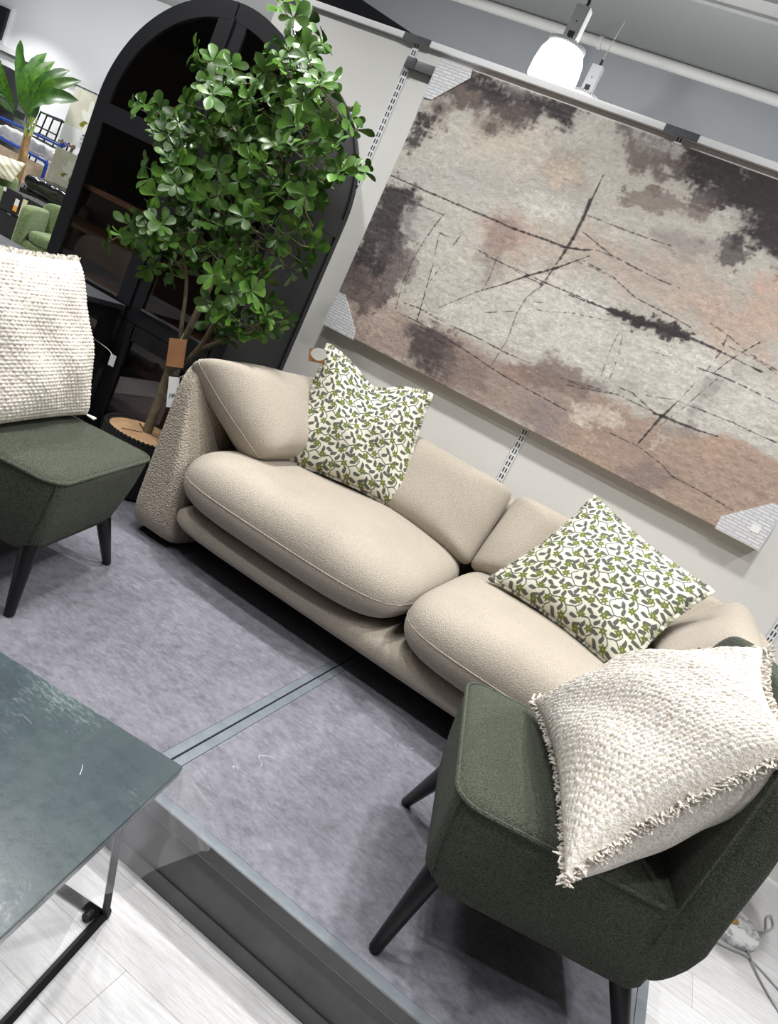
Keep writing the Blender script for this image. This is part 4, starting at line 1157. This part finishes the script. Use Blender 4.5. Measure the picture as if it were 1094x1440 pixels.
def inside(x, z):
    r = False; n = len(CROWN)
    for i in range(n):
        a, b = CROWN[i], CROWN[(i+1) % n]
        if (a[1] > z) != (b[1] > z) and x < (b[0]-a[0])*(z-a[1])/(b[1]-a[1])+a[0]: r = not r
    return r
rnd = random.Random(11)
ros = []
for p in tips:
    if rnd.random() < .8: ros.append((Vector(p)+Vector((rnd.gauss(0, .02), rnd.gauss(0, .03), rnd.gauss(0, .02))), None))
tries = 0
while len(ros) < 330 and tries < 60000:
    tries += 1
    x = rnd.uniform(-2.53, -1.57); z = rnd.uniform(1.0, 2.23)
    if not inside(x, z): continue
    y = 2.565+rnd.uniform(-.2, .17)
    p = Vector((x, y, z))
    if min((q-p).length for q, _ in ros) < .043: continue
    ros.append((p, None))
LV = []; LF = []; LC = []
def leaf(p, d, up, L, w, fold, tint, store):
    V_, F_, C_ = store
    d = d.normalized(); s = d.cross(up).normalized(); u = s.cross(d).normalized()
    prof = [(0, .04), (.18, .22), (.40, .62), (.62, .96), (.80, 1.0), (.93, .62), (1.0, .08)]
    k = len(V_); n = len(prof)
    for t, ww in prof:
        bend = -.22*t*t*L
        c = p+d*(t*L)+u*bend
        V_ += [c-s*(w*ww*.5)+u*(fold*w*ww), c, c+s*(w*ww*.5)+u*(fold*w*ww)]
        C_ += [tint]*3
    for i in range(n-1):
        for j in range(2):
            F_.append((k+i*3+j, k+i*3+j+1, k+(i+1)*3+j+1, k+(i+1)*3+j))
tw = MB()
for p, _ in ros:
    # short twig back to the closest branch point
    q = min(tips, key=lambda t: (Vector(t)-p).length)
    ax = (p-Vector(q)); ax = ax.normalized() if ax.length > .03 else Vector((rnd.gauss(0, 1), rnd.gauss(0, 1), .6)).normalized()
    ax = (ax+Vector((rnd.gauss(0, .35), rnd.gauss(-.15, .5), .35+rnd.gauss(0, .45)))).normalized()
    if (Vector(q)-p).length < .32:
        mid = (Vector(q)+p)/2+Vector((rnd.gauss(0, .01), rnd.gauss(0, .01), -.012))
        tw.tube([q, mid, p], [.0028, .0022, .0016], 5)
    a = ax.cross(Vector((.3, .5, .8))).normalized(); b = ax.cross(a)
    nl = rnd.choice((5, 6, 6, 7)); ph = rnd.random()*6.28
    base_t = rnd.uniform(.62, 1.12)
    for k in range(nl):
        t = ph+2*math.pi*k/nl+rnd.gauss(0, .2)
        d = (a*math.cos(t)+b*math.sin(t))*rnd.uniform(.75, 1.1)+ax*rnd.uniform(.15, .75)
        L = rnd.uniform(.046, .078); tv = base_t*rnd.uniform(.85, 1.15)
        yel = rnd.random() < .12
        leaf(p+ax*rnd.uniform(-.01, .012), d, ax, L, L*rnd.uniform(.46, .58), rnd.uniform(.04, .22),
             (tv*(1.25 if yel else 1), tv*(1.15 if yel else 1), tv*.92), (LV, LF, LC))
tw.build('twigs', M['bark'], tree, True, 80)
fo = obj('foliage', LV, LF, M['leaf'], tree)
at = fo.data.color_attributes.new('Col', 'FLOAT_COLOR', 'POINT')
at.data.foreach_set('color', np.array([(*c, 1) for c in LC], np.float32).ravel())
card('kraft_tag', (-2.003, 2.555, .846), (.95, -.1, .32), (.12, 0, 1), .098, .118, M['kraft'], tree, label='plain brown card tag on the trunk')
MB().tube([(-2.02, 2.575, .93), (-2.005, 2.553, .905), (-2.0, 2.553, .898)], .0016, 5).build('tag_string', M['string'], tree)
tg = thing('sofa_tag', 'white swing tag on a dark ribbon beside the tree trunk, at the sofa arm', 'tag', (-1.9, 2.5, .7))
card('card', (-1.905, 2.50, .708), (.9, .1, .35), (.25, .1, 1), .050, .125, M['tagwhite'], tg)
MB().tube([(-1.90, 2.495, .775), (-1.83, 2.45, .82), (-1.745, 2.36, .86), (-1.69, 2.30, .89)], .0022, 5, smooth_n=4).build('string', M['string'], tg)
MB().tube([(-1.875, 2.485, .74), (-1.86, 2.478, .70), (-1.87, 2.485, .66)], .007, 6, smooth_n=3).build('ribbon', M['slate_board'], tg)
sk = MB()
for i in range(3):
    sk.tube([(-1.925+.012*i, 2.4975, .672+.009*i), (-1.912+.012*i, 2.4975, .70+.004*i), (-1.908+.012*i, 2.4965, .678+.01*i)], .0015, 4)
sk.build('print', M['ink'], tg)

# ------------------------------------------------------------------ floor lamp behind the right chair (marble foot, brass stem)
fl = thing('marble_lamp', 'lamp with round white marble foot and brass stem, on planks behind the right chair', 'lamp', (.875, 2.80, 0))
def mk_marble():
    t = NT('white_marble'); a = t.noise(t.coord(), 9, 6, .7)
    return t.out(t.ramp(a, [(.42, lin((226, 226, 228))), (.5, lin((160, 160, 164))), (.56, lin((232, 232, 233)))]), None, .2)
MB().lathe([(.001, 0), (.108, 0), (.112, .006), (.112, .026), (.106, .032), (.001, .032)], (.875, 2.80, 0), 44).build('foot', mk_marble(), fl, True, 50)
MB().lathe([(.030, .032), (.030, .037), (.011, .042), (.009, .70), (.001, .70)], (.875, 2.80, 0), 20).build('stem', M['gold'], fl, True, 50)
MB().lathe([(.26, .70), (.30, .71), (.285, .975), (.27, .98), (.265, .972), (.255, .72)], (.875, 2.80, 0), 44).build('lamp_shade', M['darkshade'], fl, True, 50)
MB().tube([(.80, 2.636, .004), (.87, 2.655, .004), (.944, 2.684, .004), (1.0, 2.66, .004), (1.046, 2.626, .004), (1.15, 2.57, .004), (1.4, 2.5, .004)], .0035, 6, smooth_n=6).build('power_cord', M['cord'], fl)
cd2 = MB().tube([(.96, 2.88, .005), (.955, 2.80, .006), (.945, 2.74, .010), (.955, 2.68, .010), (.987, 2.599, .005), (1.035, 2.512, .005), (1.12, 2.40, .005), (1.3, 2.3, .005)], .0035, 6, smooth_n=6)
cd2.tube([(.955, 2.76, .006), (.985, 2.80, .006), (1.0, 2.86, .006), (1.03, 2.93, .006), (1.04, 3.02, .008), (1.06, 3.06, .008), (1.065, 3.0, .006), (1.035, 2.93, .012), (.995, 2.885, .006), (.97, 2.90, .006)], .0032, 6, smooth_n=6)
cd2.build('coiled_cord', M['cord'], fl)

# ------------------------------------------------------------------ ceiling services and pendants
MB_pipe = MB().tube([(-5.0, 6.36, 3.957), (8, 6.36, 3.957)], .041, 20)
pp = thing('ceiling_pipe', 'long pale painted pipe running along the top of the grey rear wall', 'pipe', (0, 6.36, 3.957))
MB_pipe.build('pipe', M['pipe'], pp)
MB().tube([(-2.30, 6.36, 3.957), (-2.265, 6.36, 3.957)], .049, 20).build('coupling', M['pipe'], pp)
cn = thing('cable_tray', 'thin pale conduit rails along the grey ceiling at the top right', 'conduit', (0, 5.4, 3.97))
MB().tube([(-5, 5.43, 3.985), (8, 5.43, 3.985)], .007, 8).build('thin_rail', M['tray'], cn)
MB().box(-5, 8, 5.36, 5.395, 3.965, 3.998).build('rail', M['tray'], cn, False)
MB().box(-5, 8, 5.13, 5.27, 3.94, 3.999, .004).build('trunking', M['tray'], cn)
def pendant(label, x, y, zb, s):
    r = thing('pendant_lamp', label, 'lamp', (x, y, zb), 'white pendant lamps')
    R = .150*s
    MB().lathe([(R, 0), (R*1.01, .004), (R*1.0, .08*s), (R*.93, .15*s), (R*.76, .20*s), (R*.52, .212*s)], (x, y, zb), 44).build('lamp_shade', M['shade'], r, True, 60)
    MB().lathe([(R*.985, .002), (R*.97, .08*s), (R*.90, .145*s), (R*.72, .192*s), (R*.2, .2*s), (.001, .2*s)], (x, y, zb), 44).build('reflector', M['shade_in'], r, True, 60)
    m = MB()
    for k in range(36):
        a = 2*math.pi*k/36
        m.box(R*.58, R*.80, -.004*s, .004*s, .203*s, .222*s, 0, Matrix.Translation((x, y, zb)) @ Matrix.Rotation(a, 4, 'Z'))
    m.build('heat_sink', M['strip'], r, False)
    Z0 = zb+.212*s
    MB().box(x-.045*s, x+.045*s, y-.035*s, y+.035*s, Z0, Z0+.225*s, .012*s).build('driver_box', M['strip'], r)
    MB().box(x-.018*s, x+.022*s, y-.0365*s, y-.0345*s, Z0+.035*s, Z0+.075*s).build('rating_plate', M['ink'], r, False)
    MB().lathe([(.001, 0), (.005*s, .0), (.005*s, .002), (.001, .002)], (x, y-.0345*s, Z0+.13*s), 8, Matrix.Rotation(math.pi/2, 4, 'X')).build('indicator', M['ink'], r, False)
    MB().tube([(x, y, Z0+.22*s), (x+.008, y, Z0+.25*s), (x+.004, y, Z0+.275*s)], .010*s, 8).build('gland', M['dark_slot'], r)
    MB().tube([(x+.004, y, Z0+.27*s), (x+.03, y, 3.999)], .0035, 6).build('cord', M['string'], r)
    return r
pendant('lit white pendant lamp hanging just above the wall rail, the nearer and larger of two', -1.672, 4.2, 2.828, .90)
pendant('white pendant lamp mostly hidden by the wall rail, to the right of the nearer one', -2.085, 6.0, 3.22, 1.0)
bp = MB().prism([(-2.43, 3.958), (-2.885, 3.543), (-2.92, 3.58), (-2.465, 3.995)], 'z', 0, 2.75)
tag(bp.build('black_partition', M['slate_board'], None, False), 'black partition panel rising behind the white rail, above the tree', 'panel')
# ------------------------------------------------------------------ the shop beyond the cabinet, upper left
def armchair(name, label, c, w, d, h, mat, rot, sh=.42, cat='armchair', group=None, tub=False):
    t = thing(name, label, cat, (c[0], c[1], 0), group)
    Rz = Matrix.Rotation(rot, 4, 'Z')
    def add(nm, cc, hh, n=5, k=6, m=4):
        V, F = cushion_mesh(hh, n, k, m, 10)
        V = [Vector(c)+Rz @ (Vector(v)+Vector(cc)) for v in V]
        return obj(nm, V, F, mat, t)
    a = .07
    add('seat_cushion', (0, -.03, sh-.07), (w/2-2*a, d/2-.05, .075), 6, 7, 2.6)
    add('base', (0, 0, .20), (w/2-.02, d/2-.03, .10), 8, 8, 6)
    add('backrest', (0, d/2-.09, h/2+.08), (w/2-.01, .09, h/2-.08), 6, 6, 5)
    for s in (-1, 1):
        ah = h*.47 if tub else h*.40
        add('armrest', (s*(w/2-a), -.02, ah), (a, d/2-.03, ah-.06), 5, 6, 5)
        for q in (-1, 1):
            p = Vector(c)+Rz @ Vector((s*(w/2-.1), q*(d/2-.1), 0))
            MB().tube([p, p+Vector((0, 0, .12))], [.014, .02], 8).build('leg', M['black_metal'], t)
    return t
gc = armchair('armchair', 'sage green armchair beside the left edge of the arched cabinet', (-7.36, 6.75, 0), .84, .72, .76, M['sage'], .50, tub=True)
card('price_card', (-7.845, 6.53, .56), (.8, .6, 0), (0, 0, 1), .05, .21, plain('cream_card', (226, 220, 176), .7), gc)
gs = armchair('armchair', 'sage green upholstered chair at the left edge, holding a striped cushion', (-10.13, 7.6, 0), .98, .6, .76, M['sage'], .0, .54)
sp = []
def stripe_col(x, y):
    k = (x/.075) % 1
    m = np.clip((np.abs(k-.5)-.30)*14, 0, 1)[:, None]
    return np.array((.89, .87, .79))*(1-m)+np.array((.66, .66, .53))*m
r = thing('striped_cushion', 'cream cushion with sage stripes on the far green chair at the left edge', 'cushion', (-9.8, 7.6, .6))
pillow4('cover', (-10.05, 7.62, .60), (-9.50, 7.62, .665), (-9.50, 7.74, .965), (-10.05, 7.74, .91), .16, M['lily'], r, n=70, ear=.05, colfn=lambda a, b: stripe_col(a*.5+b, a))
# furniture further along the aisle, seen mirrored in the cabinet glass
armchair('armchair', 'taupe armchair, the lower of two pale chairs mirrored in the cabinet glass', (-4.9, .75, 0), .72, .74, .84, M['taupe'], 2.6)
armchair('armchair', 'tall taupe chair, the upper of two pale chairs mirrored in the cabinet glass', (-8.2, -2.4, 0), .74, .74, 1.10, M['taupe'], 2.4)
dt = thing('dining_table', 'wooden dining table seen only mirrored in the cabinet glass', 'table', (-6.5, -.5, 0))
MB().box(-7.2, -5.7, -.9, 0, .74, .78, .004).build('tabletop', M['wood_disc'], dt)
for x in (-7.15, -5.8):
    for y in (-.85, -.1): MB().box(x, x+.06, y, y+.06, 0, .74).build('leg', M['wood_disc'], dt, False)
# black drawer cabinet with tags
dc = thing('drawer_cabinet', 'low black drawer cabinet with an orange tag, left of the green armchair', 'cabinet', (-8.45, 7.35, 0))
MB().box(-8.94, -7.9, 7.1, 7.6, .05, .632, .006).build('carcass', M['black_matte'], dc)
MB().box(-8.90, -7.94, 7.14, 7.56, 0, .05).build('plinth', M['black_matte'], dc, False)
for z in (.10, .37):
    MB().box(-8.92, -7.92, 7.088, 7.1, z, z+.245, .003).build('drawer', M['black_matte'], dc)
card('orange_tag', (-8.635, 7.08, .445), (1, 0, 0), (.05, 0, 1), .075, .075, M['orange'], dc, label='orange lower half of the hanging tag')
card('white_tag', (-8.633, 7.079, .520), (1, 0, 0), (.05, 0, 1), .075, .085, M['tagwhite'], dc, label='white upper half of the hanging tag')
for x, z in ((-8.545, .6255), (-8.53, .385), (-8.70, .345)):
    MB().box(x-.035, x+.035, 7.078, 7.088, z-.008, z+.008).build('handle', M['steel'], dc, False)
card('corner_label', (-8.905, 7.086, .60), (1, 0, 0), (0, 0, 1), .05, .05, M['tagwhite'], dc)
# wrapped black bench
wb = thing('wrapped_bench', 'black upholstered bench wrapped in shiny clear plastic below the flower canvases', 'bench', (-9.36, 8.42, 0))
V, F = cushion_mesh((.55, .33, .12), 6, 7, 3, 14)
V = V+.012*np.stack([np.sin(V[:, 0]*31+V[:, 2]*40), np.sin(V[:, 0]*23+1), np.sin(V[:, 0]*37+V[:, 1]*21)], 1)
obj('seat', V+np.array((-9.42, 8.42, .735)), F, M['blackwrap'], wb)
MB().box(-10.02, -8.7, 8.62, 8.72, .10, .80, .01).build('backrest', M['black'], wb)
MB().box(-10.0, -8.7, 8.17, 8.62, .10, .615, .01).build('base', M['black'], wb)
for x in (-9.95, -8.8):
    for y in (8.2, 8.55):
        MB().box(x, x+.05, y, y+.05, 0, .1).build('leg', M['black_metal'], wb, False)
# flower canvases
def lily(nu, nv, cx, cy, sc):
    S, T = np.meshgrid((np.arange(nu)+.5)/nu, (np.arange(nv)+.5)/nv)
    col = np.zeros((nv, nu, 3)); col[:] = (.80, .79, .73)
    n = fbm(nu, nv, 6, 6, 4, 3)-.5; col += .12*n[..., None]
    def petal(ang, L, w, c, rim, ox=0, oy=0):
        x = (S-cx-ox)/sc; y = (T-cy-oy)/sc
        p = (x*math.cos(ang)+y*math.sin(ang))/L; q = -x*math.sin(ang)+y*math.cos(ang)
        d = np.abs(q)-w*np.sin(np.clip(p, 0, 1)*math.pi)**.8
        m = (np.clip(-d/.02, 0, 1)*(p > 0)*(p < 1))[..., None]
        col[:] = col*(1-m)+np.array(c)*m
        r_ = (np.clip(1-np.abs(d+.02)/.02, 0, 1)*(p > 0)*(p < 1))[..., None]
        col[:] = col*(1-r_*.7)+np.array(rim)*r_*.7
    petal(3.5, .50, .12, (.46, .46, .16), (.36, .36, .10)); petal(-1.1, .50, .10, (.54, .54, .20), (.40, .40, .12))
    for a, L, w in ((2.6, .62, .13), (1.9, .78, .15), (1.1, .80, .15), (.4, .6, .13), (1.55, .85, .12), (-.4, .45, .12), (-2.2, .42, .13)):
        petal(a, L, w, (.88, .88, .84), (.97, .97, .95))
    return col
def print_canvas(label, x0, x1, y, z0, z1, cx, cy, sc, script):
    t = thing('flower_canvas', label, 'canvas', ((x0+x1)/2, y, z0), 'white flower canvases')
    nu, nv = 110, 110
    X_, Z_ = np.meshgrid(np.linspace(x0, x1, nu), np.linspace(z0, z1, nv))
    V = np.stack([X_, np.full_like(X_, y), Z_], -1).reshape(-1, 3); idx = np.arange(nu*nv).reshape(nv, nu)
    F = np.stack([idx[:-1, :-1], idx[:-1, 1:], idx[1:, 1:], idx[1:, :-1]], -1).reshape(-1, 4)
    c = np_obj('print', V, F, M['lily'], t); set_col(c, lily(nu, nv, cx, cy, sc).reshape(-1, 3))
    MB().box(x0, x1, y+.0005, y+.04, z0, z1).build('frame', M['tagwhite'], t, False)
    if script:
        MB().box(x0+.012, x1-.002, y-.004, y-.0005, z0, z0+(z1-z0)*.30).build('caption_card', M['strip'], t, False)
        s = MB()
        for k, (a, b, zz) in enumerate(((.50, .58, .235), (.46, .86, .17), (.50, .74, .08))):
            pts = [(x0+(x1-x0)*(a+(b-a)*i/14), y-.006, z0+(z1-z0)*zz+.012*math.sin(i*2.3+k)) for i in range(15)]
            s.tube(pts, .0035, 4)
        s.build('script', M['ink'], t)
print_canvas('white flower canvas with a handwritten caption, upper of the two beside the cabinet', -10.36, -9.5, 8.84, 1.475, 2.255, .60, .48, .55, True)
print_canvas('white flower canvas without writing, lower of the two beside the cabinet', -10.24, -9.5, 8.74, .825, 1.355, .58, .42, .52, False)
# trolley with blue rails, mattress roll, boards
tr = thing('blue_trolley', 'trolley with bright blue tube rails behind the banana plant', 'trolley', (-11.2, 9.2, 0))
MB().tube([(-12.2, 9.0, 1.353), (-10.52, 9.0, 1.375), (-10.44, 9.0, 1.33), (-10.44, 9.02, .10)], .022, 10, smooth_n=5).build('upper_rail', M['blue'], tr)
MB().tube([(-12.2, 8.96, 1.082), (-10.78, 8.96, 1.062), (-10.63, 8.96, 1.046), (-10.575, 8.96, .98), (-10.575, 8.96, .10)], .026, 10, smooth_n=5).build('lower_rail', M['blue'], tr)
MB().box(-12.2, -10.46, 9.0, 9.46, .60, .64).build('deck', M['boxes'], tr, False)
for x in (-12.0, -10.58):
    MB().lathe([(.001, -.02), (.05, -.02), (.05, .02), (.001, .02)], (x, 9.02, .05), 16, Matrix.Rotation(math.pi/2, 4, 'X')).build('castor', M['black_matte'], tr)
V, F = cushion_mesh((.69, .2, .10), 6, 8, 2.4, 16)
V = V+.012*np.stack([0*V[:, 0], np.sin(V[:, 0]*19), np.sin(V[:, 0]*27+V[:, 1]*31)], 1)
tag(obj('wrapped_mattress', V+np.array((-11.35, 9.24, 1.19)), F, M['foil']), 'silvery plastic wrapped mattress roll lying between the blue rails', 'mattress')
tag(MB().box(-12.05, -10.64, 9.05, 9.42, .641, .965, .01).build('tan_box', M['boxes']), 'long tan box on the blue trolley under the wrapped mattress', 'box')
# racks of dark frames against the far wall
rk = thing('frame_rack', 'rack of thin black metal frames behind the banana plant leaves', 'rack', (-11.6, 9.6, 0))
for k in range(3):
    y = 9.53+k*.09
    m = MB()
    x0, x1 = -11.95+.05*k, -11.32+.05*k
    for a, b in (((x0, y, 0), (x0+.22, y, 1.74)), ((x1, y, 0), (x1+.10, y, 1.76)), ((x0+.22, y, 1.72), (x1+.10, y, 1.75)), ((x0+.14, y, 1.5-.1*k), (x1+.06, y, 1.5-.1*k)), ((x0+.12, y, 1.32), (x1+.05, y, 1.30))):
        m.tube([a, b], .014, 6)
    m.build('frame', M['black_metal'], rk)
bw = thing('leaning_planks', 'brown wooden legs leaning between the black frames and the flower canvases', 'planks', (-10.95, 9.55, 0))
for k, (x0, x1) in enumerate(((-11.15, -10.82), (-11.05, -10.70))):
    MB().tube([(x0, 9.52+.07*k, .02), (x1, 9.60+.07*k, 1.75)], .03, 4).build('plank', M['brownrack'], bw, False)
MB().box(-11.2, -10.82, 9.55, 9.58, 1.42, 1.46).build('cross_piece', M['brownrack'], bw, False)
ds = thing('dark_shelf', 'black shelving unit at the left edge behind the banana plant', 'shelf', (-12.6, 9.3, 0))
MB().box(-13.3, -12.36, 9.25, 9.6, 0, 2.13, .01).build('upright_panel', M['black'], ds)
MB().box(-13.0, -12.0, 9.2, 9.5, 1.47, 1.58, .005).build('top_board', M['black'], ds)
tag(MB().box(-14.6, -13.39, 9.71, 9.76, 2.52, 3.03, .004).build('dark_screen', M['slate_board']), 'dark screen in a pale frame high on the white wall, top left corner', 'screen')
struct(MB().box(-14.7, -13.345, 9.76, 9.80, 2.47, 3.08, .004).build('trim_3', M['strip']))
struct(MB().box(-20, -10.6, 9.88, 9.96, 0.0, 2.37).build('wall_niche', M['far_wall'], None, False))

# banana plant
bn = thing('banana_plant', 'potted banana plant with broad green leaves, at the upper left edge', 'plant', (-10.19, 8.25, 0))
b0 = Vector((-10.19, 8.25, 0))
MB().lathe([(.001, 0), (.15, 0), (.19, .34), (.18, .36), (.165, .34)], b0, 28).build('pot', M['black_matte'], bn, True, 50)
def mk_btrunk():
    t = NT('banana_trunk'); a = t.noise(t.coord('Object', (1, 1, .5)), 16, 4, .6)
    return t.out(t.ramp(a, [(.3, lin((104, 78, 46))), (.65, lin((160, 128, 84)))]), None, .8)
bt = mk_btrunk()
MB().tube([b0+Vector((-.02, 0, .3)), b0+Vector((-.02, 0, .9)), b0+Vector((-.06, 0, 1.15)), b0+Vector((-.07, 0, 1.36))], [.065, .062, .056, .045], 14, smooth_n=4).build('trunk', bt, bn)
rn = random.Random(5)
top = b0+Vector((-.075, 0, 1.30))
def bleaf(tip, w, lift, tint, store, bend):
    V_, F_, C_ = store; tip = Vector(tip); L = (tip-top).length; n = 14
    k = len(V_)
    side0 = (tip-top).cross(Vector((0, -1, .25))).normalized()
    for i in range(n+1):
        t = i/n
        c = top.lerp(tip, t)+Vector((0, 0, lift*math.sin(math.pi*t)))+Vector((0, -bend*math.sin(math.pi*t), 0))
        ww = w*(.04 if t < .22 else max(.03, math.sin(min(1, (t-.22)/.78)**.9*math.pi)**.45))*1.15
        rag = 1+.06*math.sin(i*2.7)
        for s in (-1, -.5, 0, .5, 1):
            V_.append(c+side0*(s*ww*.5*rag)+Vector((0, -1, .3)).normalized()*(abs(s)*ww*.16))
            C_.append(tuple(v*(1.0 if abs(s) < .1 else .9+.1*math.cos(i*3)) for v in tint))
    for i in range(n):
        for j in range(4): F_.append((k+i*5+j, k+i*5+j+1, k+(i+1)*5+j+1, k+(i+1)*5+j))
Y0 = 8.25
for tip, w, lift, tint, bend in (
        ((-10.96, Y0, 2.46), .16, .05, (.62, .72, .7), .05), ((-10.39, Y0, 2.44), .34, 0, (.92, .95, 1), .12), ((-10.07, Y0-.1, 2.37), .25, .0, (1.25, 1.2, .9), .18),
        ((-9.74, Y0-.1, 2.34), .25, .06, (.9, .95, .95), .2), ((-9.43, Y0-.15, 2.27), .22, .05, (1.3, 1.25, .9), .25), ((-9.31, Y0-.2, 2.02), .24, .10, (.85, .95, .9), .3),
        ((-11.23, Y0-.1, 2.12), .20, .10, (1.1, 1.1, .9), .2), ((-11.07, Y0-.2, 1.83), .18, .12, (.7, .8, .8), .2), ((-10.24, Y0-.5, 1.53), .36, .22, (.8, .9, .85), .32),
        ((-10.80, Y0+.2, 2.15), .22, .0, (.5, .6, .6), -.1)):
    st_ = ([], [], []); bleaf(tip, w, lift, tint, st_, bend)
    o = obj('leaf', st_[0], st_[1], M['banana'], bn)
    a = o.data.color_attributes.new('Col', 'FLOAT_COLOR', 'POINT')
    a.data.foreach_set('color', np.array([(*c, 1) for c in st_[2]], np.float32).ravel())
stk = MB()
for a in range(7):
    stk.tube([top+Vector((.03*math.cos(a), .03*math.sin(a), -.14)), top+Vector((.05*math.cos(a), .05*math.sin(a), .10)), top+Vector((.09*math.cos(a*1.3), .05*math.sin(a), .26))], [.016, .012, .008], 7)
stk.build('leaf_stalks', plain('pale_stalk', (168, 186, 96), .6), bn)

# ------------------------------------------------------------------ light
w = bpy.data.worlds.new('World'); SC.world = w; w.use_nodes = True
w.node_tree.nodes['Background'].inputs[0].default_value = (.80, .84, .90, 1)
w.node_tree.nodes['Background'].inputs[1].default_value = .06
def disk(name, x, y, z, power, size=.16, spread=125, col=(1, .995, .985)):
    l = bpy.data.lights.new(name, 'AREA'); l.shape = 'DISK'; l.size = size; l.energy = power; l.color = col; l.spread = math.radians(spread)
    o = bpy.data.objects.new(name, l); COL.objects.link(o); o.location = (x, y, z); return o
for y, pw in ((2.42, 25), (1.45, 15), (.45, 13)):
    for x in (-3.0, -1.45, .15, 1.7):
        disk('shop_spot', x, y, 3.35, pw)
for x, y in ((-10.5, 7.0), (-8.0, 5.5), (-9.0, 9.0), (-6, 7.5), (-12.5, 8.5)):
    disk('shop_spot', x, y, 3.5, 60, .3)
def fill_light(x, y, z, power):  # unseen fill point, added without any lamp fitting
    l = bpy.data.lights.new('fill_point', 'POINT'); l.energy = power; l.shadow_soft_size = .13
    o = bpy.data.objects.new('fill_point', l); COL.objects.link(o); o.location = (x, y, z)
for x, y in ((-3.2, 4.9), (-1.2, 4.9), (.8, 4.9), (3.0, 4.9)): fill_light(x, y, 2.95, 44)  # added fill to lift the rear wall and the ceiling
for x, y in ((-8.6, 8.6), (-10.6, 8.2), (-6.6, 8.4), (-12.5, 8.2)): fill_light(x, y, 2.9, 34)  # added fill for the white bulkhead and far shop area
for x, y in ((-4.5, .8), (-2, -1.8), (1.2, -1.8), (3.5, .6)): fill_light(x, y, 3.2, 6)  # added fill over the front area, for ceiling and ambient
disk('shop_spot', -1.672, 4.2, 2.835, 5, .2); disk('shop_spot', -2.085, 6.0, 3.23, 5, .2)
disk('shop_spot', 1.5, 5.0, 3.4, 30, .22); disk('shop_spot', -3.6, 5.2, 3.4, 20, .22)

# ------------------------------------------------------------------ camera
cam = bpy.data.cameras.new('Camera'); co = bpy.data.objects.new('Camera', cam); COL.objects.link(co)
rx, ry, rz = (0.816279, 0.385509, 0.430198), (0.488463, -0.063087, -0.870301), (-0.308369, 0.920545, -0.239804)
co.matrix_world = Matrix(((rx[0], -ry[0], -rz[0], 0), (rx[1], -ry[1], -rz[1], 0), (rx[2], -ry[2], -rz[2], 1.394), (0, 0, 0, 1)))
cam.sensor_fit = 'AUTO'; cam.sensor_width = 36.0; cam.lens = 36.0*1046.54/1440; cam.clip_start = .05; cam.clip_end = 100
SC.camera = co
SC.view_settings.view_transform = 'Standard'; SC.view_settings.look = 'None'; SC.view_settings.gamma = 1.0
SC.view_settings.use_curve_mapping = False; SC.view_settings.exposure = 0.0
